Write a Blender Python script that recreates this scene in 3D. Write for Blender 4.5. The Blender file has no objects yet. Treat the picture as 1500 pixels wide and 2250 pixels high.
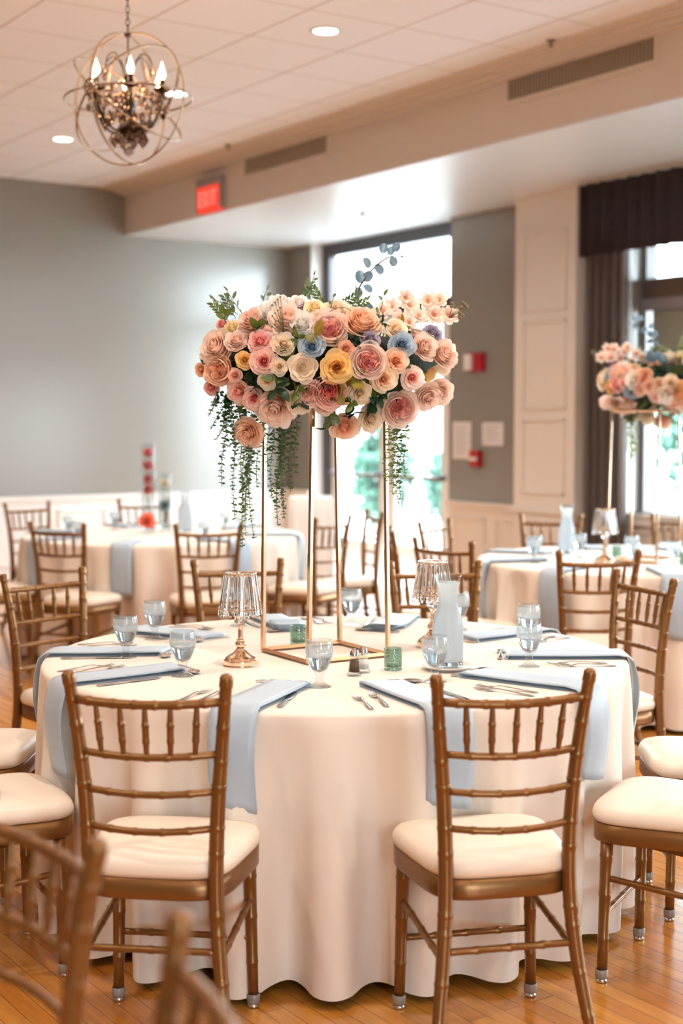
import bpy, bmesh, math, random
from mathutils import Vector, Matrix
random.seed(7)
R = math.radians
S = bpy.context.scene
COL = S.collection

# ------------------------------------------------------------------ camera
cam = bpy.data.cameras.new('camera')
cam.sensor_fit = 'VERTICAL'; cam.sensor_height = 36.0; cam.sensor_width = 24.0; cam.lens = 50.0
cam.clip_start = 0.05; cam.clip_end = 200
cam.dof.use_dof = True; cam.dof.focus_distance = 4.15; cam.dof.aperture_fstop = 2.0
camo = bpy.data.objects.new('camera', cam); COL.objects.link(camo)
camo.location = (0, 0, 1.5); camo.rotation_euler = (R(90 - 3.6), 0, 0)
S.camera = camo

# ------------------------------------------------------------------ light
S.view_settings.view_transform = 'Standard'; S.view_settings.look = 'None'
S.view_settings.gamma = 1.0; S.view_settings.use_curve_mapping = False
S.view_settings.exposure = 0.27
WORLD_STRENGTH = 24.0
LAMP_W = 24.0
S.cycles.max_bounces = 10; S.cycles.diffuse_bounces = 5; S.cycles.glossy_bounces = 5
S.cycles.transmission_bounces = 10; S.cycles.transparent_max_bounces = 12
S.cycles.sample_clamp_indirect = 6.0; S.cycles.sample_clamp_direct = 9.0
S.cycles.caustics_reflective = False; S.cycles.caustics_refractive = True
w = bpy.data.worlds.new('daylight'); S.world = w; w.use_nodes = True
bg = w.node_tree.nodes['Background']
bg.inputs[0].default_value = (0.78, 0.91, 1.0, 1); bg.inputs[1].default_value = WORLD_STRENGTH

# room frame: a runs along the right-hand wall towards the camera, b runs towards that wall
P0 = Vector((-2.0237, 13.45)); AX = Vector((.56222, -.82699)); BX = Vector((.82699, .56222))
ANG = math.atan2(BX.y, BX.x)           # rotation whose local X is b and local -Y is a
CE = 3.67; SO = 3.245; AE_ = 16.5
def W(a, b, z=0.0):
    p = P0 + AX * a + BX * b
    return Vector((p.x, p.y, z))

def portal(a, b, z, wa, hz):
    L = bpy.data.lights.new('daylight_portal', 'AREA'); L.shape = 'RECTANGLE'; L.size = wa; L.size_y = hz
    L.cycles.is_portal = True
    o = bpy.data.objects.new('daylight_portal', L); COL.objects.link(o)
    o.location = W(a, b, z)
    d = Vector((-BX.x, -BX.y, 0))
    o.rotation_euler = d.to_track_quat('-Z', 'Z').to_euler()
portal(1.51, 2.02, 1.7, 2.15, 2.95)
for a_ in (5.95, 9.35, 12.75):
    portal(a_, 2.02, 1.87, 2.3, 2.2)

for b_ in (-6.3,):  # portal for the added rear fill window
    L = bpy.data.lights.new('daylight_portal', 'AREA'); L.shape = 'RECTANGLE'; L.size = 1.8; L.size_y = 2.1; L.cycles.is_portal = True
    o = bpy.data.objects.new('daylight_portal', L); COL.objects.link(o); o.location = W(AE_ + .14, b_, 1.85)
    o.rotation_euler = Vector((-AX.x, -AX.y, 0)).to_track_quat('-Z', 'Z').to_euler()

# ------------------------------------------------------------------ materials
def lin(h):
    h = h.lstrip('#'); c = [int(h[i:i + 2], 16) / 255 for i in (0, 2, 4)]
    return tuple(((x + .055) / 1.055) ** 2.4 if x > .04045 else x / 12.92 for x in c) + (1,)
MATS = {}
def mat(name, col, rough=.5, metal=0., spec=.5, coat=0., trans=0., ior=1.45, emit=None, es=0., sheen=0., bump=None, var=None):
    if name in MATS: return MATS[name]
    m = bpy.data.materials.new(name); m.use_nodes = True; nt = m.node_tree; p = nt.nodes['Principled BSDF']
    c = lin(col) if isinstance(col, str) else tuple(col) + (1,)
    p.inputs['Base Color'].default_value = c
    p.inputs['Roughness'].default_value = rough; p.inputs['Metallic'].default_value = metal
    p.inputs['Specular IOR Level'].default_value = spec; p.inputs['Coat Weight'].default_value = coat
    p.inputs['Transmission Weight'].default_value = trans; p.inputs['IOR'].default_value = ior
    if sheen: p.inputs['Sheen Weight'].default_value = sheen
    if emit: p.inputs['Emission Color'].default_value = lin(emit); p.inputs['Emission Strength'].default_value = es
    tc = nt.nodes.new('ShaderNodeTexCoord')
    if var:   # (scale, amount) soft mottling of the surface's own colour
        n = nt.nodes.new('ShaderNodeTexNoise'); n.inputs['Scale'].default_value = var[0]; n.inputs['Detail'].default_value = 4
        mx = nt.nodes.new('ShaderNodeMix'); mx.data_type = 'RGBA'; mx.blend_type = 'MULTIPLY'
        mr = nt.nodes.new('ShaderNodeMapRange'); mr.inputs['To Min'].default_value = 1 - var[1]; mr.inputs['To Max'].default_value = 1 + var[1] * .5
        nt.links.new(tc.outputs['Object'], n.inputs['Vector']); nt.links.new(n.outputs['Fac'], mr.inputs['Value'])
        mx.inputs['Factor'].default_value = 1; mx.inputs['A'].default_value = c
        nt.links.new(mr.outputs['Result'], mx.inputs['B']); nt.links.new(mx.outputs['Result'], p.inputs['Base Color'])
    if bump:  # (scale, strength, distance)
        n = nt.nodes.new('ShaderNodeTexNoise'); n.inputs['Scale'].default_value = bump[0]; n.inputs['Detail'].default_value = 5
        b = nt.nodes.new('ShaderNodeBump'); b.inputs['Strength'].default_value = bump[1]; b.inputs['Distance'].default_value = bump[2]
        nt.links.new(tc.outputs['Object'], n.inputs['Vector']); nt.links.new(n.outputs['Fac'], b.inputs['Height'])
        nt.links.new(b.outputs['Normal'], p.inputs['Normal'])
    MATS[name] = m
    return m

M_wall = mat('grey_green_wall_paint', '#857e74', .27, spec=.9)
M_trim = mat('cream_trim_paint', '#e0d6cc', .5, bump=(150, .04, .002))
M_white = mat('white_trim_paint', '#e6e2df', .4)
M_soffit = mat('cream_soffit_paint', '#d6cabe', .6)
M_soffit_under = mat('white_soffit_underside', '#dadadb', .38)
M_frame = mat('dark_bronze_frame', '#33282a', .35, spec=.6)
M_sash = mat('grey_window_sash', '#8f8788', .4)
M_fabric_dark = mat('dark_brown_drape', '#8a7b73', .75, sheen=.2, bump=(90, .2, .002))
M_valance = mat('dark_brown_valance_fabric', '#44373a', .7, bump=(60, .2, .003))
M_shade = mat('olive_roller_shade', '#8d8a7c', .8)
M_vent = mat('beige_vent_metal', '#b8a48c', .5)
M_ventdark = mat('vent_slot_shade', '#40372f', .8)  # shade between the louvres, put into a dark colour
M_red = mat('alarm_red', '#a80f1c', .35)
M_paper = mat('notice_paper', '#dfd9d6', .7)
M_ink = mat('grey_print', '#9c9694', .8)
M_gold = mat('gold_plated_metal', '#f4d7ba', .13, metal=1.)
M_standgold = mat('brushed_rose_gold_frame', '#e0b893', .24, metal=1.)
M_steel = mat('polished_steel', '#cfcccb', .16, metal=1.)
M_chrome = mat('chrome_glide', '#d8d8d8', .12, metal=1.)
M_chair = mat('bronze_gold_chair_paint', '#7f562c', .32, metal=.58, spec=.6, var=(9, .1))
M_cushion = mat('ivory_vinyl_cushion', '#e1d3c3', .42, spec=.45, bump=(14, .05, .003))
M_cloth = mat('ivory_table_linen', '#e4d9cd', .8, sheen=.15, bump=(5, .25, .012))
M_napkin = mat('dusty_blue_satin_napkin', '#a5b5c4', .42, sheen=.3, bump=(25, .15, .004))
M_porcelain = mat('white_porcelain', '#efe9e2', .2)
M_pepper = mat('ground_pepper', '#6b5038', .9, bump=(400, 1., .002))
M_salt = mat('table_salt', '#ece8e2', .9)
M_black = mat('black_rubber', '#181412', .5)
M_cap = mat('clear_plastic_cap', '#c9bfb6', .25, trans=.6)
M_bronze = mat('antique_bronze_metal', '#a08871', .25, metal=.9)
M_darkbronze = mat('dark_bronze_metal', '#2e221b', .35, metal=.7)
def leafmat(name, col, tr=.35, gl=.07):
    def b(nt, out):
        d = nt.nodes.new('ShaderNodeBsdfDiffuse'); t = nt.nodes.new('ShaderNodeBsdfTranslucent'); g = nt.nodes.new('ShaderNodeBsdfGlossy'); g.inputs['Roughness'].default_value = .35
        tc = nt.nodes.new('ShaderNodeTexCoord'); n = nt.nodes.new('ShaderNodeTexNoise'); n.inputs['Scale'].default_value = 28
        mr = nt.nodes.new('ShaderNodeMapRange'); mr.inputs['To Min'].default_value = .6; mr.inputs['To Max'].default_value = 1.35
        mx = nt.nodes.new('ShaderNodeMix'); mx.data_type = 'RGBA'; mx.blend_type = 'MULTIPLY'; mx.inputs['Factor'].default_value = 1; mx.inputs['A'].default_value = lin(col)
        nt.links.new(tc.outputs['Object'], n.inputs['Vector']); nt.links.new(n.outputs['Fac'], mr.inputs['Value']); nt.links.new(mr.outputs['Result'], mx.inputs['B'])
        nt.links.new(mx.outputs['Result'], d.inputs[0]); nt.links.new(mx.outputs['Result'], t.inputs[0])
        m = nt.nodes.new('ShaderNodeMixShader'); m.inputs[0].default_value = tr; m2 = nt.nodes.new('ShaderNodeMixShader'); m2.inputs[0].default_value = gl
        nt.links.new(d.outputs[0], m.inputs[1]); nt.links.new(t.outputs[0], m.inputs[2]); nt.links.new(m.outputs[0], m2.inputs[1]); nt.links.new(g.outputs[0], m2.inputs[2]); nt.links.new(m2.outputs[0], out.inputs[0])
    return mixshader(name, b)
def mixshader(name, build):
    m = bpy.data.materials.new(name); m.use_nodes = True; nt = m.node_tree; nt.nodes.remove(nt.nodes['Principled BSDF'])
    build(nt, nt.nodes['Material Output']); return m
M_leafdark = leafmat('dark_green_leaf', '#24402b', .2); M_leaf = leafmat('mid_green_leaf', '#62742f'); M_leafolive = leafmat('olive_yellow_leaf', '#95832b')
M_leafblue = leafmat('blue_grey_eucalyptus_leaf', '#67879a', .3, .1); M_leafsage = leafmat('sage_green_leaf', '#6d8058')
M_vine = leafmat('vine_leaf_green', '#4c683c'); M_vine2 = leafmat('pale_vine_leaf_green', '#8b9f5c')
M_stem = mat('brown_green_stem', '#4a4530', .6)
M_thistle = mat('mauve_thistle', '#8b6f77', .8)
M_berry = mat('green_brown_berry', '#6e6242', .45)
M_board = mat('plywood_table_top', '#9a7a55', .6)

def glass(name, col='#ffffff', rough=0.0, ior=1.45):
    m = bpy.data.materials.new(name); m.use_nodes = True; nt = m.node_tree; nt.nodes.remove(nt.nodes['Principled BSDF'])
    g = nt.nodes.new('ShaderNodeBsdfGlass'); g.inputs['Color'].default_value = lin(col); g.inputs['Roughness'].default_value = rough; g.inputs['IOR'].default_value = ior
    nt.links.new(g.outputs[0], nt.nodes['Material Output'].inputs[0]); return m
def thin(name, col, base=.06, edge=.65, rough=.01):
    def b(nt, out):
        tr = nt.nodes.new('ShaderNodeBsdfTransparent'); tr.inputs[0].default_value = lin(col)
        g = nt.nodes.new('ShaderNodeBsdfGlossy'); g.inputs['Roughness'].default_value = rough
        lw = nt.nodes.new('ShaderNodeLayerWeight'); lw.inputs[0].default_value = .5
        p = nt.nodes.new('ShaderNodeMath'); p.operation = 'POWER'; p.inputs[1].default_value = 3.0
        mr = nt.nodes.new('ShaderNodeMapRange'); mr.inputs['To Min'].default_value = base; mr.inputs['To Max'].default_value = edge
        m = nt.nodes.new('ShaderNodeMixShader')
        nt.links.new(lw.outputs['Facing'], p.inputs[0]); nt.links.new(p.outputs[0], mr.inputs['Value']); nt.links.new(mr.outputs['Result'], m.inputs[0])
        nt.links.new(tr.outputs[0], m.inputs[1]); nt.links.new(g.outputs[0], m.inputs[2]); nt.links.new(m.outputs[0], out.inputs[0])
    return mixshader(name, b)
M_glass = thin('clear_thin_glass', '#f6f9fa')
M_crystal = glass('clear_crystal', '#ffffff', 0.0, 1.5)
M_smoky = glass('smoky_crystal', '#d8c8bd', 0.0, 1.55)
M_water = glass('water', '#f6fbff', 0.0, 1.33)
M_votive = thin('sea_green_glass', '#d2e5dd', .12, .6, .12)
def _frost(nt, out, k=.30):
    g = nt.nodes.new('ShaderNodeBsdfGlass'); g.inputs['Roughness'].default_value = .18; g.inputs['IOR'].default_value = 1.3
    d = nt.nodes.new('ShaderNodeBsdfDiffuse'); d.inputs[0].default_value = (.97, .98, .98, 1)
    t = nt.nodes.new('ShaderNodeBsdfTranslucent'); t.inputs[0].default_value = (.97, .98, .99, 1)
    tr = nt.nodes.new('ShaderNodeBsdfTransparent')
    m1 = nt.nodes.new('ShaderNodeMixShader'); m1.inputs[0].default_value = .7
    m2 = nt.nodes.new('ShaderNodeMixShader'); m2.inputs[0].default_value = k
    nt.links.new(d.outputs[0], m1.inputs[1]); nt.links.new(t.outputs[0], m1.inputs[2])
    nt.links.new(tr.outputs[0], m2.inputs[1]); nt.links.new(m1.outputs[0], m2.inputs[2])
    nt.links.new(m2.outputs[0], out.inputs[0])
M_frost = mixshader('condensation_on_glass', _frost)
M_frostheavy = mixshader('heavy_condensation_on_glass', lambda nt, out: _frost(nt, out, .66))
def _pane(nt, out):
    tr = nt.nodes.new('ShaderNodeBsdfTransparent'); tr.inputs[0].default_value = (.95, .97, .97, 1)
    g = nt.nodes.new('ShaderNodeBsdfGlossy'); g.inputs['Roughness'].default_value = .02
    m = nt.nodes.new('ShaderNodeMixShader'); m.inputs[0].default_value = .05
    nt.links.new(tr.outputs[0], m.inputs[1]); nt.links.new(g.outputs[0], m.inputs[2]); nt.links.new(m.outputs[0], out.inputs[0])
M_pane = mixshader('window_pane_glass', _pane)

def emis(name, col, st):
    m = bpy.data.materials.new(name); m.use_nodes = True; nt = m.node_tree; nt.nodes.remove(nt.nodes['Principled BSDF'])
    e = nt.nodes.new('ShaderNodeEmission'); e.inputs[0].default_value = lin(col); e.inputs[1].default_value = st
    nt.links.new(e.outputs[0], nt.nodes['Material Output'].inputs[0]); return m
M_bulb = emis('warm_bulb_glow', '#ffdcb0', 14)
M_disc = emis('downlight_diffuser_glow', '#fff0dc', 8)
M_exit = emis('exit_sign_red_glow', '#ff4535', 1.0)
M_exitletter = emis('exit_letter_glow', '#ff8a78', 1.2)

def petal_mat(name, inner, outer, mid=.45):
    m = bpy.data.materials.new(name); m.use_nodes = True; nt = m.node_tree; nt.nodes.remove(nt.nodes['Principled BSDF'])
    at = nt.nodes.new('ShaderNodeAttribute'); at.attribute_name = 'tone'
    cr = nt.nodes.new('ShaderNodeValToRGB'); cr.color_ramp.elements[0].color = lin(inner); cr.color_ramp.elements[1].color = lin(outer)
    cr.color_ramp.elements[0].position = .12; cr.color_ramp.elements[1].position = mid + .25
    d = nt.nodes.new('ShaderNodeBsdfDiffuse'); t = nt.nodes.new('ShaderNodeBsdfTranslucent'); mx = nt.nodes.new('ShaderNodeMixShader'); mx.inputs[0].default_value = .38
    nt.links.new(at.outputs['Fac'], cr.inputs[0]); nt.links.new(cr.outputs[0], d.inputs[0]); nt.links.new(cr.outputs[0], t.inputs[0])
    nt.links.new(d.outputs[0], mx.inputs[1]); nt.links.new(t.outputs[0], mx.inputs[2]); nt.links.new(mx.outputs[0], nt.nodes['Material Output'].inputs[0])
    return m
PET = {
 'pink': petal_mat('petal_pink', '#f0a4a2', '#fbd0ca'), 'coral': petal_mat('petal_coral_heart', '#e8605a', '#fbdfd3', .3),
 'cream': petal_mat('petal_cream', '#f6e2bf', '#fbefdd'), 'blush': petal_mat('petal_blush', '#f9cfb9', '#fdeadd'),
 'peach': petal_mat('petal_peach', '#f7bc98', '#fcdfc6'), 'pinkpeach': petal_mat('petal_pink_peach', '#f4a89f', '#fbdfcd'),
 'blushpeach': petal_mat('petal_blush_peach', '#f6c6b2', '#fce5d9'), 'yellow': petal_mat('petal_golden_yellow', '#e8ae4c', '#fadd9c'),
 'lightyellow': petal_mat('petal_pale_yellow', '#f4dca8', '#fbf0d2'), 'white': petal_mat('petal_white', '#f8f0e8', '#fcf9f6'),
 'blue': petal_mat('petal_dusty_blue', '#7f9db9', '#c3d3e0'), 'pinkcream': petal_mat('petal_pink_heart_cream', '#f5a49d', '#fdece2', .4),
 'peachcream': petal_mat('petal_peach_cream', '#f7cba8', '#fcebd3'), 'orange': petal_mat('petal_orange_heart', '#d8703f', '#f9d2b4'),
 'coralpink': petal_mat('petal_coral_pink', '#f07a70', '#fbd9cc', .45), 'blossom': petal_mat('petal_apricot_blossom', '#f2b692', '#fde9da', .3),
 'lavender': petal_mat('petal_lavender', '#8d7f96', '#c3b8c8'), 'red': petal_mat('petal_red', '#d0303f', '#f47a80'),
 'teal': petal_mat('petal_teal', '#3e7f92', '#8fbcca'), 'coralflat': petal_mat('petal_orange_coral', '#e8593f', '#f79a80')}

# ------------------------------------------------------------------ helpers
def obj(name, bm, material, parent=None, smooth=True, loc=None, link_obj=False):
    me = bpy.data.meshes.new(name)
    bmesh.ops.recalc_face_normals(bm, faces=bm.faces)
    bm.to_mesh(me); bm.free()
    for mm in (material if isinstance(material, (list, tuple)) else [material]): me.materials.append(mm)
    if smooth:
        for p in me.polygons: p.use_smooth = True
    o = bpy.data.objects.new(name, me); COL.objects.link(o)
    if parent: o.parent = parent
    if loc is not None: o.location = loc
    return o
def tag(o, label, cat, group=None, kind=None):
    o['label'] = label; o['category'] = cat
    if group: o['group'] = group
    if kind: o['kind'] = kind
    return o
def thing(name, label, cat, loc=(0, 0, 0), rz=0, group=None):
    o = bpy.data.objects.new(name, None); COL.objects.link(o); o.empty_display_size = .1
    o.location = loc; o.rotation_euler = (0, 0, rz)
    return tag(o, label, cat, group)
def struct(name, bm, m, parent=None, smooth=False):
    o = obj(name, bm, m, parent, smooth)
    if not parent: o['kind'] = 'structure'
    return o
def kids(o): return [c for c in bpy.data.objects if c.parent == o]
CH = {}
def dup(root, loc, rz=0, label=None, group=None, scale=None):
    def cp(o, par):
        c = o.copy(); COL.objects.link(c)
        if par: c.parent = par
        for ch in CHILD.get(o.name, []): cp(ch, c)
        return c
    r = cp(root, None); r.location = loc; r.rotation_euler = (0, 0, rz)
    if label: r['label'] = label
    if group: r['group'] = group
    if scale: r.scale = (scale,) * 3
    return r
CHILD = {}
def learn(o):
    CHILD[o.name] = [c for c in COL.objects if c.parent == o]
    for c in CHILD[o.name]: learn(c)

def box(bm, x0, x1, y0, y1, z0, z1, M=None):
    vs = [bm.verts.new((x, y, z)) for x in (x0, x1) for y in (y0, y1) for z in (z0, z1)]
    for f in ((0, 1, 3, 2), (4, 6, 7, 5), (0, 4, 5, 1), (2, 3, 7, 6), (0, 2, 6, 4), (1, 5, 7, 3)):
        bm.faces.new([vs[i] for i in f])
    if M: bmesh.ops.transform(bm, matrix=M, verts=vs)
    return vs
def boxab(bm, a0, a1, b0, b1, z0, z1):
    vs = [bm.verts.new(W(a, b, z)) for a in (a0, a1) for b in (b0, b1) for z in (z0, z1)]
    for f in ((0, 1, 3, 2), (4, 6, 7, 5), (0, 4, 5, 1), (2, 3, 7, 6), (0, 2, 6, 4), (1, 5, 7, 3)):
        bm.faces.new([vs[i] for i in f])
def BM(): return bmesh.new()
def wallholes(bm, a0, a1, b0, b1, z0, z1, holes):
    """wall slab along a with rectangular openings (ha0, ha1, hz0, hz1)"""
    cur = a0
    for h in sorted(holes):
        if h[0] > cur: boxab(bm, cur, h[0], b0, b1, z0, z1)
        if h[2] > z0: boxab(bm, h[0], h[1], b0, b1, z0, h[2])
        if h[3] < z1: boxab(bm, h[0], h[1], b0, b1, h[3], z1)
        cur = h[1]
    if a1 > cur: boxab(bm, cur, a1, b0, b1, z0, z1)
def tube(bm, pts, rad, n=10, cap=True, flat=None):
    """swept round bar; rad = number or list. flat=(sx,sy) squashes the section"""
    pts = [Vector(p) for p in pts]; N = len(pts)
    rads = rad if isinstance(rad, (list, tuple)) else [rad] * N
    rings = []; prev = None
    for i, p in enumerate(pts):
        t = (pts[min(i + 1, N - 1)] - pts[max(i - 1, 0)]).normalized()
        if prev is None:
            ref = Vector((0, 0, 1)) if abs(t.z) < .9 else Vector((1, 0, 0))
            u = t.cross(ref).normalized()
        else:
            u = (prev - t * prev.dot(t)).normalized()
        prev = u; v = t.cross(u)
        ring = []
        for k in range(n):
            a = 2 * math.pi * k / n
            sx, sy = flat or (1, 1)
            ring.append(bm.verts.new(p + (u * math.cos(a) * sx + v * math.sin(a) * sy) * rads[i]))
        rings.append(ring)
    for i in range(N - 1):
        for k in range(n):
            bm.faces.new((rings[i][k], rings[i][(k + 1) % n], rings[i + 1][(k + 1) % n], rings[i + 1][k]))
    if cap:
        bm.faces.new(rings[0][::-1]); bm.faces.new(rings[-1])
def bar(bm, p, q, wx, n=4):
    tube(bm, [p, q], wx * .7071, n=4)
def ringtube(bm, c, e1, e2, r, rt, seg=64, n=6):
    """closed hoop"""
    rings = []
    e1 = Vector(e1).normalized(); e2 = Vector(e2).normalized(); nn = e1.cross(e2)
    for i in range(seg):
        a = 2 * math.pi * i / seg; d = e1 * math.cos(a) + e2 * math.sin(a)
        rings.append([bm.verts.new(Vector(c) + d * (r + rt * math.cos(2 * math.pi * k / n)) + nn * rt * 1.3 * math.sin(2 * math.pi * k / n)) for k in range(n)])
    for i in range(seg):
        for k in range(n):
            j = (i + 1) % seg
            bm.faces.new((rings[i][k], rings[i][(k + 1) % n], rings[j][(k + 1) % n], rings[j][k]))
def lathe(bm, prof, n=32, c=(0, 0, 0), M=None, mi=0):
    """prof: list of (r, z); r=0 makes a pole"""
    cx, cy, cz = c; rings = []; allv = []
    for r, z in prof:
        if r <= 1e-6: rg = [bm.verts.new((cx, cy, cz + z))]
        else: rg = [bm.verts.new((cx + r * math.cos(2 * math.pi * k / n), cy + r * math.sin(2 * math.pi * k / n), cz + z)) for k in range(n)]
        rings.append(rg); allv += rg
    for A_, B_ in zip(rings, rings[1:]):
        for k in range(n):
            k2 = (k + 1) % n
            if len(A_) == 1 and len(B_) == 1: continue
            if len(A_) == 1: f = bm.faces.new((A_[0], B_[k2], B_[k]))
            elif len(B_) == 1: f = bm.faces.new((A_[k], A_[k2], B_[0]))
            else: f = bm.faces.new((A_[k], A_[k2], B_[k2], B_[k]))
            f.material_index = mi
    if M: bmesh.ops.transform(bm, matrix=M, verts=allv)
def smoothprof(pts, k=4):
    """Catmull-Rom through profile points"""
    out = []
    for i in range(len(pts) - 1):
        p0 = pts[max(i - 1, 0)]; p1 = pts[i]; p2 = pts[i + 1]; p3 = pts[min(i + 2, len(pts) - 1)]
        for s in range(k):
            t = s / k
            out.append(tuple(.5 * (2 * p1[j] + (p2[j] - p0[j]) * t + (2 * p0[j] - 5 * p1[j] + 4 * p2[j] - p3[j]) * t * t + (-p0[j] + 3 * p1[j] - 3 * p2[j] + p3[j]) * t ** 3) for j in range(len(p1))))
    out.append(tuple(pts[-1])); return out

# ------------------------------------------------------------------ the room
LB = -12.5; AE = 16.5
def _floor(name='honey_maple_strip_floor'):
    m = bpy.data.materials.new(name); m.use_nodes = True; nt = m.node_tree; p = nt.nodes['Principled BSDF']
    tc = nt.nodes.new('ShaderNodeTexCoord'); mp = nt.nodes.new('ShaderNodeMapping'); mp.inputs['Rotation'].default_value = (0, 0, math.atan2(.82699, .56222))
    br = nt.nodes.new('ShaderNodeTexBrick'); br.inputs['Scale'].default_value = 1.0
    br.inputs['Brick Width'].default_value = .9; br.inputs['Row Height'].default_value = .057; br.inputs['Mortar Size'].default_value = .0011
    br.inputs['Mortar Smooth'].default_value = .2; br.inputs['Bias'].default_value = -.1; br.offset = .37
    br.inputs['Color1'].default_value = lin('#b9752c'); br.inputs['Color2'].default_value = lin('#cf9040'); br.inputs['Mortar'].default_value = lin('#6b3f1a')
    no = nt.nodes.new('ShaderNodeTexNoise'); no.inputs['Scale'].default_value = 3; no.inputs['Detail'].default_value = 6
    mp2 = nt.nodes.new('ShaderNodeMapping'); mp2.inputs['Scale'].default_value = (1.2, 14, 1)
    mx = nt.nodes.new('ShaderNodeMix'); mx.data_type = 'RGBA'; mx.blend_type = 'MULTIPLY'; mx.inputs['Factor'].default_value = .55
    cr = nt.nodes.new('ShaderNodeValToRGB'); cr.color_ramp.elements[0].color = (.62, .5, .38, 1); cr.color_ramp.elements[0].position = .3; cr.color_ramp.elements[1].color = (1, 1, 1, 1); cr.color_ramp.elements[1].position = .62
    L = nt.links.new
    L(tc.outputs['Object'], mp.inputs['Vector']); L(mp.outputs[0], br.inputs['Vector']); L(mp.outputs[0], mp2.inputs['Vector']); L(mp2.outputs[0], no.inputs['Vector'])
    L(no.outputs['Fac'], cr.inputs[0]); L(br.outputs['Color'], mx.inputs['A']); L(cr.outputs[0], mx.inputs['B']); L(mx.outputs['Result'], p.inputs['Base Color'])
    p.inputs['Roughness'].default_value = .22; p.inputs['Coat Weight'].default_value = .35; p.inputs['Coat Roughness'].default_value = .08
    b = nt.nodes.new('ShaderNodeBump'); b.inputs['Strength'].default_value = .25; b.inputs['Distance'].default_value = .002
    L(br.outputs['Fac'], b.inputs['Height']); b.invert = True; L(b.outputs[0], p.inputs['Normal'])
    return m
bm = BM(); boxab(bm, 0, AE, LB, 1.8, -.05, 0); struct('floor', bm, _floor())
def _ceil():
    m = bpy.data.materials.new('white_ceiling_tiles'); m.use_nodes = True; nt = m.node_tree; p = nt.nodes['Principled BSDF']
    tc = nt.nodes.new('ShaderNodeTexCoord'); sp = nt.nodes.new('ShaderNodeSeparateXYZ'); L = nt.links.new
    # two dot products give the tile axes
    outs = []
    for ax, off in ((AX, 6.46), (BX, -.515)):
        d = nt.nodes.new('ShaderNodeVectorMath'); d.operation = 'DOT_PRODUCT'; d.inputs[1].default_value = (ax.x, ax.y, 0); L(tc.outputs['Object'], d.inputs[0])
        s = nt.nodes.new('ShaderNodeMath'); s.operation = 'SUBTRACT'; L(d.outputs['Value'], s.inputs[0]); s.inputs[1].default_value = P0.dot(ax) + off
        q = nt.nodes.new('ShaderNodeMath'); q.operation = 'DIVIDE'; L(s.outputs[0], q.inputs[0]); q.inputs[1].default_value = .61
        fr = nt.nodes.new('ShaderNodeMath'); fr.operation = 'FRACT'; L(q.outputs[0], fr.inputs[0])
        h = nt.nodes.new('ShaderNodeMath'); h.operation = 'SUBTRACT'; L(fr.outputs[0], h.inputs[0]); h.inputs[1].default_value = .5
        a = nt.nodes.new('ShaderNodeMath'); a.operation = 'ABSOLUTE'; L(h.outputs[0], a.inputs[0])
        g = nt.nodes.new('ShaderNodeMath'); g.operation = 'GREATER_THAN'; L(a.outputs[0], g.inputs[0]); g.inputs[1].default_value = .5 - (.009 if ax is BX else .006)
        outs.append(g)
    mm = nt.nodes.new('ShaderNodeMath'); mm.operation = 'MAXIMUM'; L(outs[0].outputs[0], mm.inputs[0]); L(outs[1].outputs[0], mm.inputs[1])
    mx = nt.nodes.new('ShaderNodeMix'); mx.data_type = 'RGBA'; L(mm.outputs[0], mx.inputs['Factor']); mx.inputs['A'].default_value = lin('#eff2f8'); mx.inputs['B'].default_value = lin('#b9a79b')
    L(mx.outputs['Result'], p.inputs['Base Color']); p.inputs['Roughness'].default_value = .8
    b = nt.nodes.new('ShaderNodeBump'); b.inputs['Strength'].default_value = .4; b.inputs['Distance'].default_value = .004; b.invert = True; L(mm.outputs[0], b.inputs['Height']); L(b.outputs[0], p.inputs['Normal'])
    return m
bm = BM(); boxab(bm, -.2, AE, LB, .02, CE, CE + .1); struct('ceiling', bm, _ceil())
# soffit box over the window side: face towards the room, white underside
bm = BM(); boxab(bm, 0, AE, 0, .05, SO + .004, CE); struct('trim_1', bm, M_soffit)
bm = BM(); boxab(bm, 0, AE, -.002, 2.0, SO, SO + .012); struct('ceiling_soffit', bm, M_soffit_under)
# crown moulding along ceiling and soffit face
bm = BM()
for b0, b1, z0 in ((-.255, 0, CE - .012), (-.19, 0, CE - .024), (-.12, 0, CE - .042), (-.06, 0, CE - .06)):
    boxab(bm, 0, AE, b0, b1, z0, CE)
struct('trim_2', bm, M_soffit)
bm = BM(); boxab(bm, -.15, 0, LB, 2.1, 0, CE); struct('wall_back', bm, M_wall)
bm = BM(); boxab(bm, 0, AE, LB - .15, LB, 0, CE); struct('wall_left', bm, M_wall)
bm = BM()
FILL_RW = ((-7.2, -5.4),)      # unseen rear window, added behind the camera for fill light
for b0, b1 in ((LB, -7.2), (-5.4, 2.1)): boxab(bm, AE, AE + .15, b0, b1, 0, CE)
for b0, b1 in FILL_RW: boxab(bm, AE, AE + .15, b0, b1, 0, .8); boxab(bm, AE, AE + .15, b0, b1, 2.9, CE)
struct('wall_rear', bm, M_wall)
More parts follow.
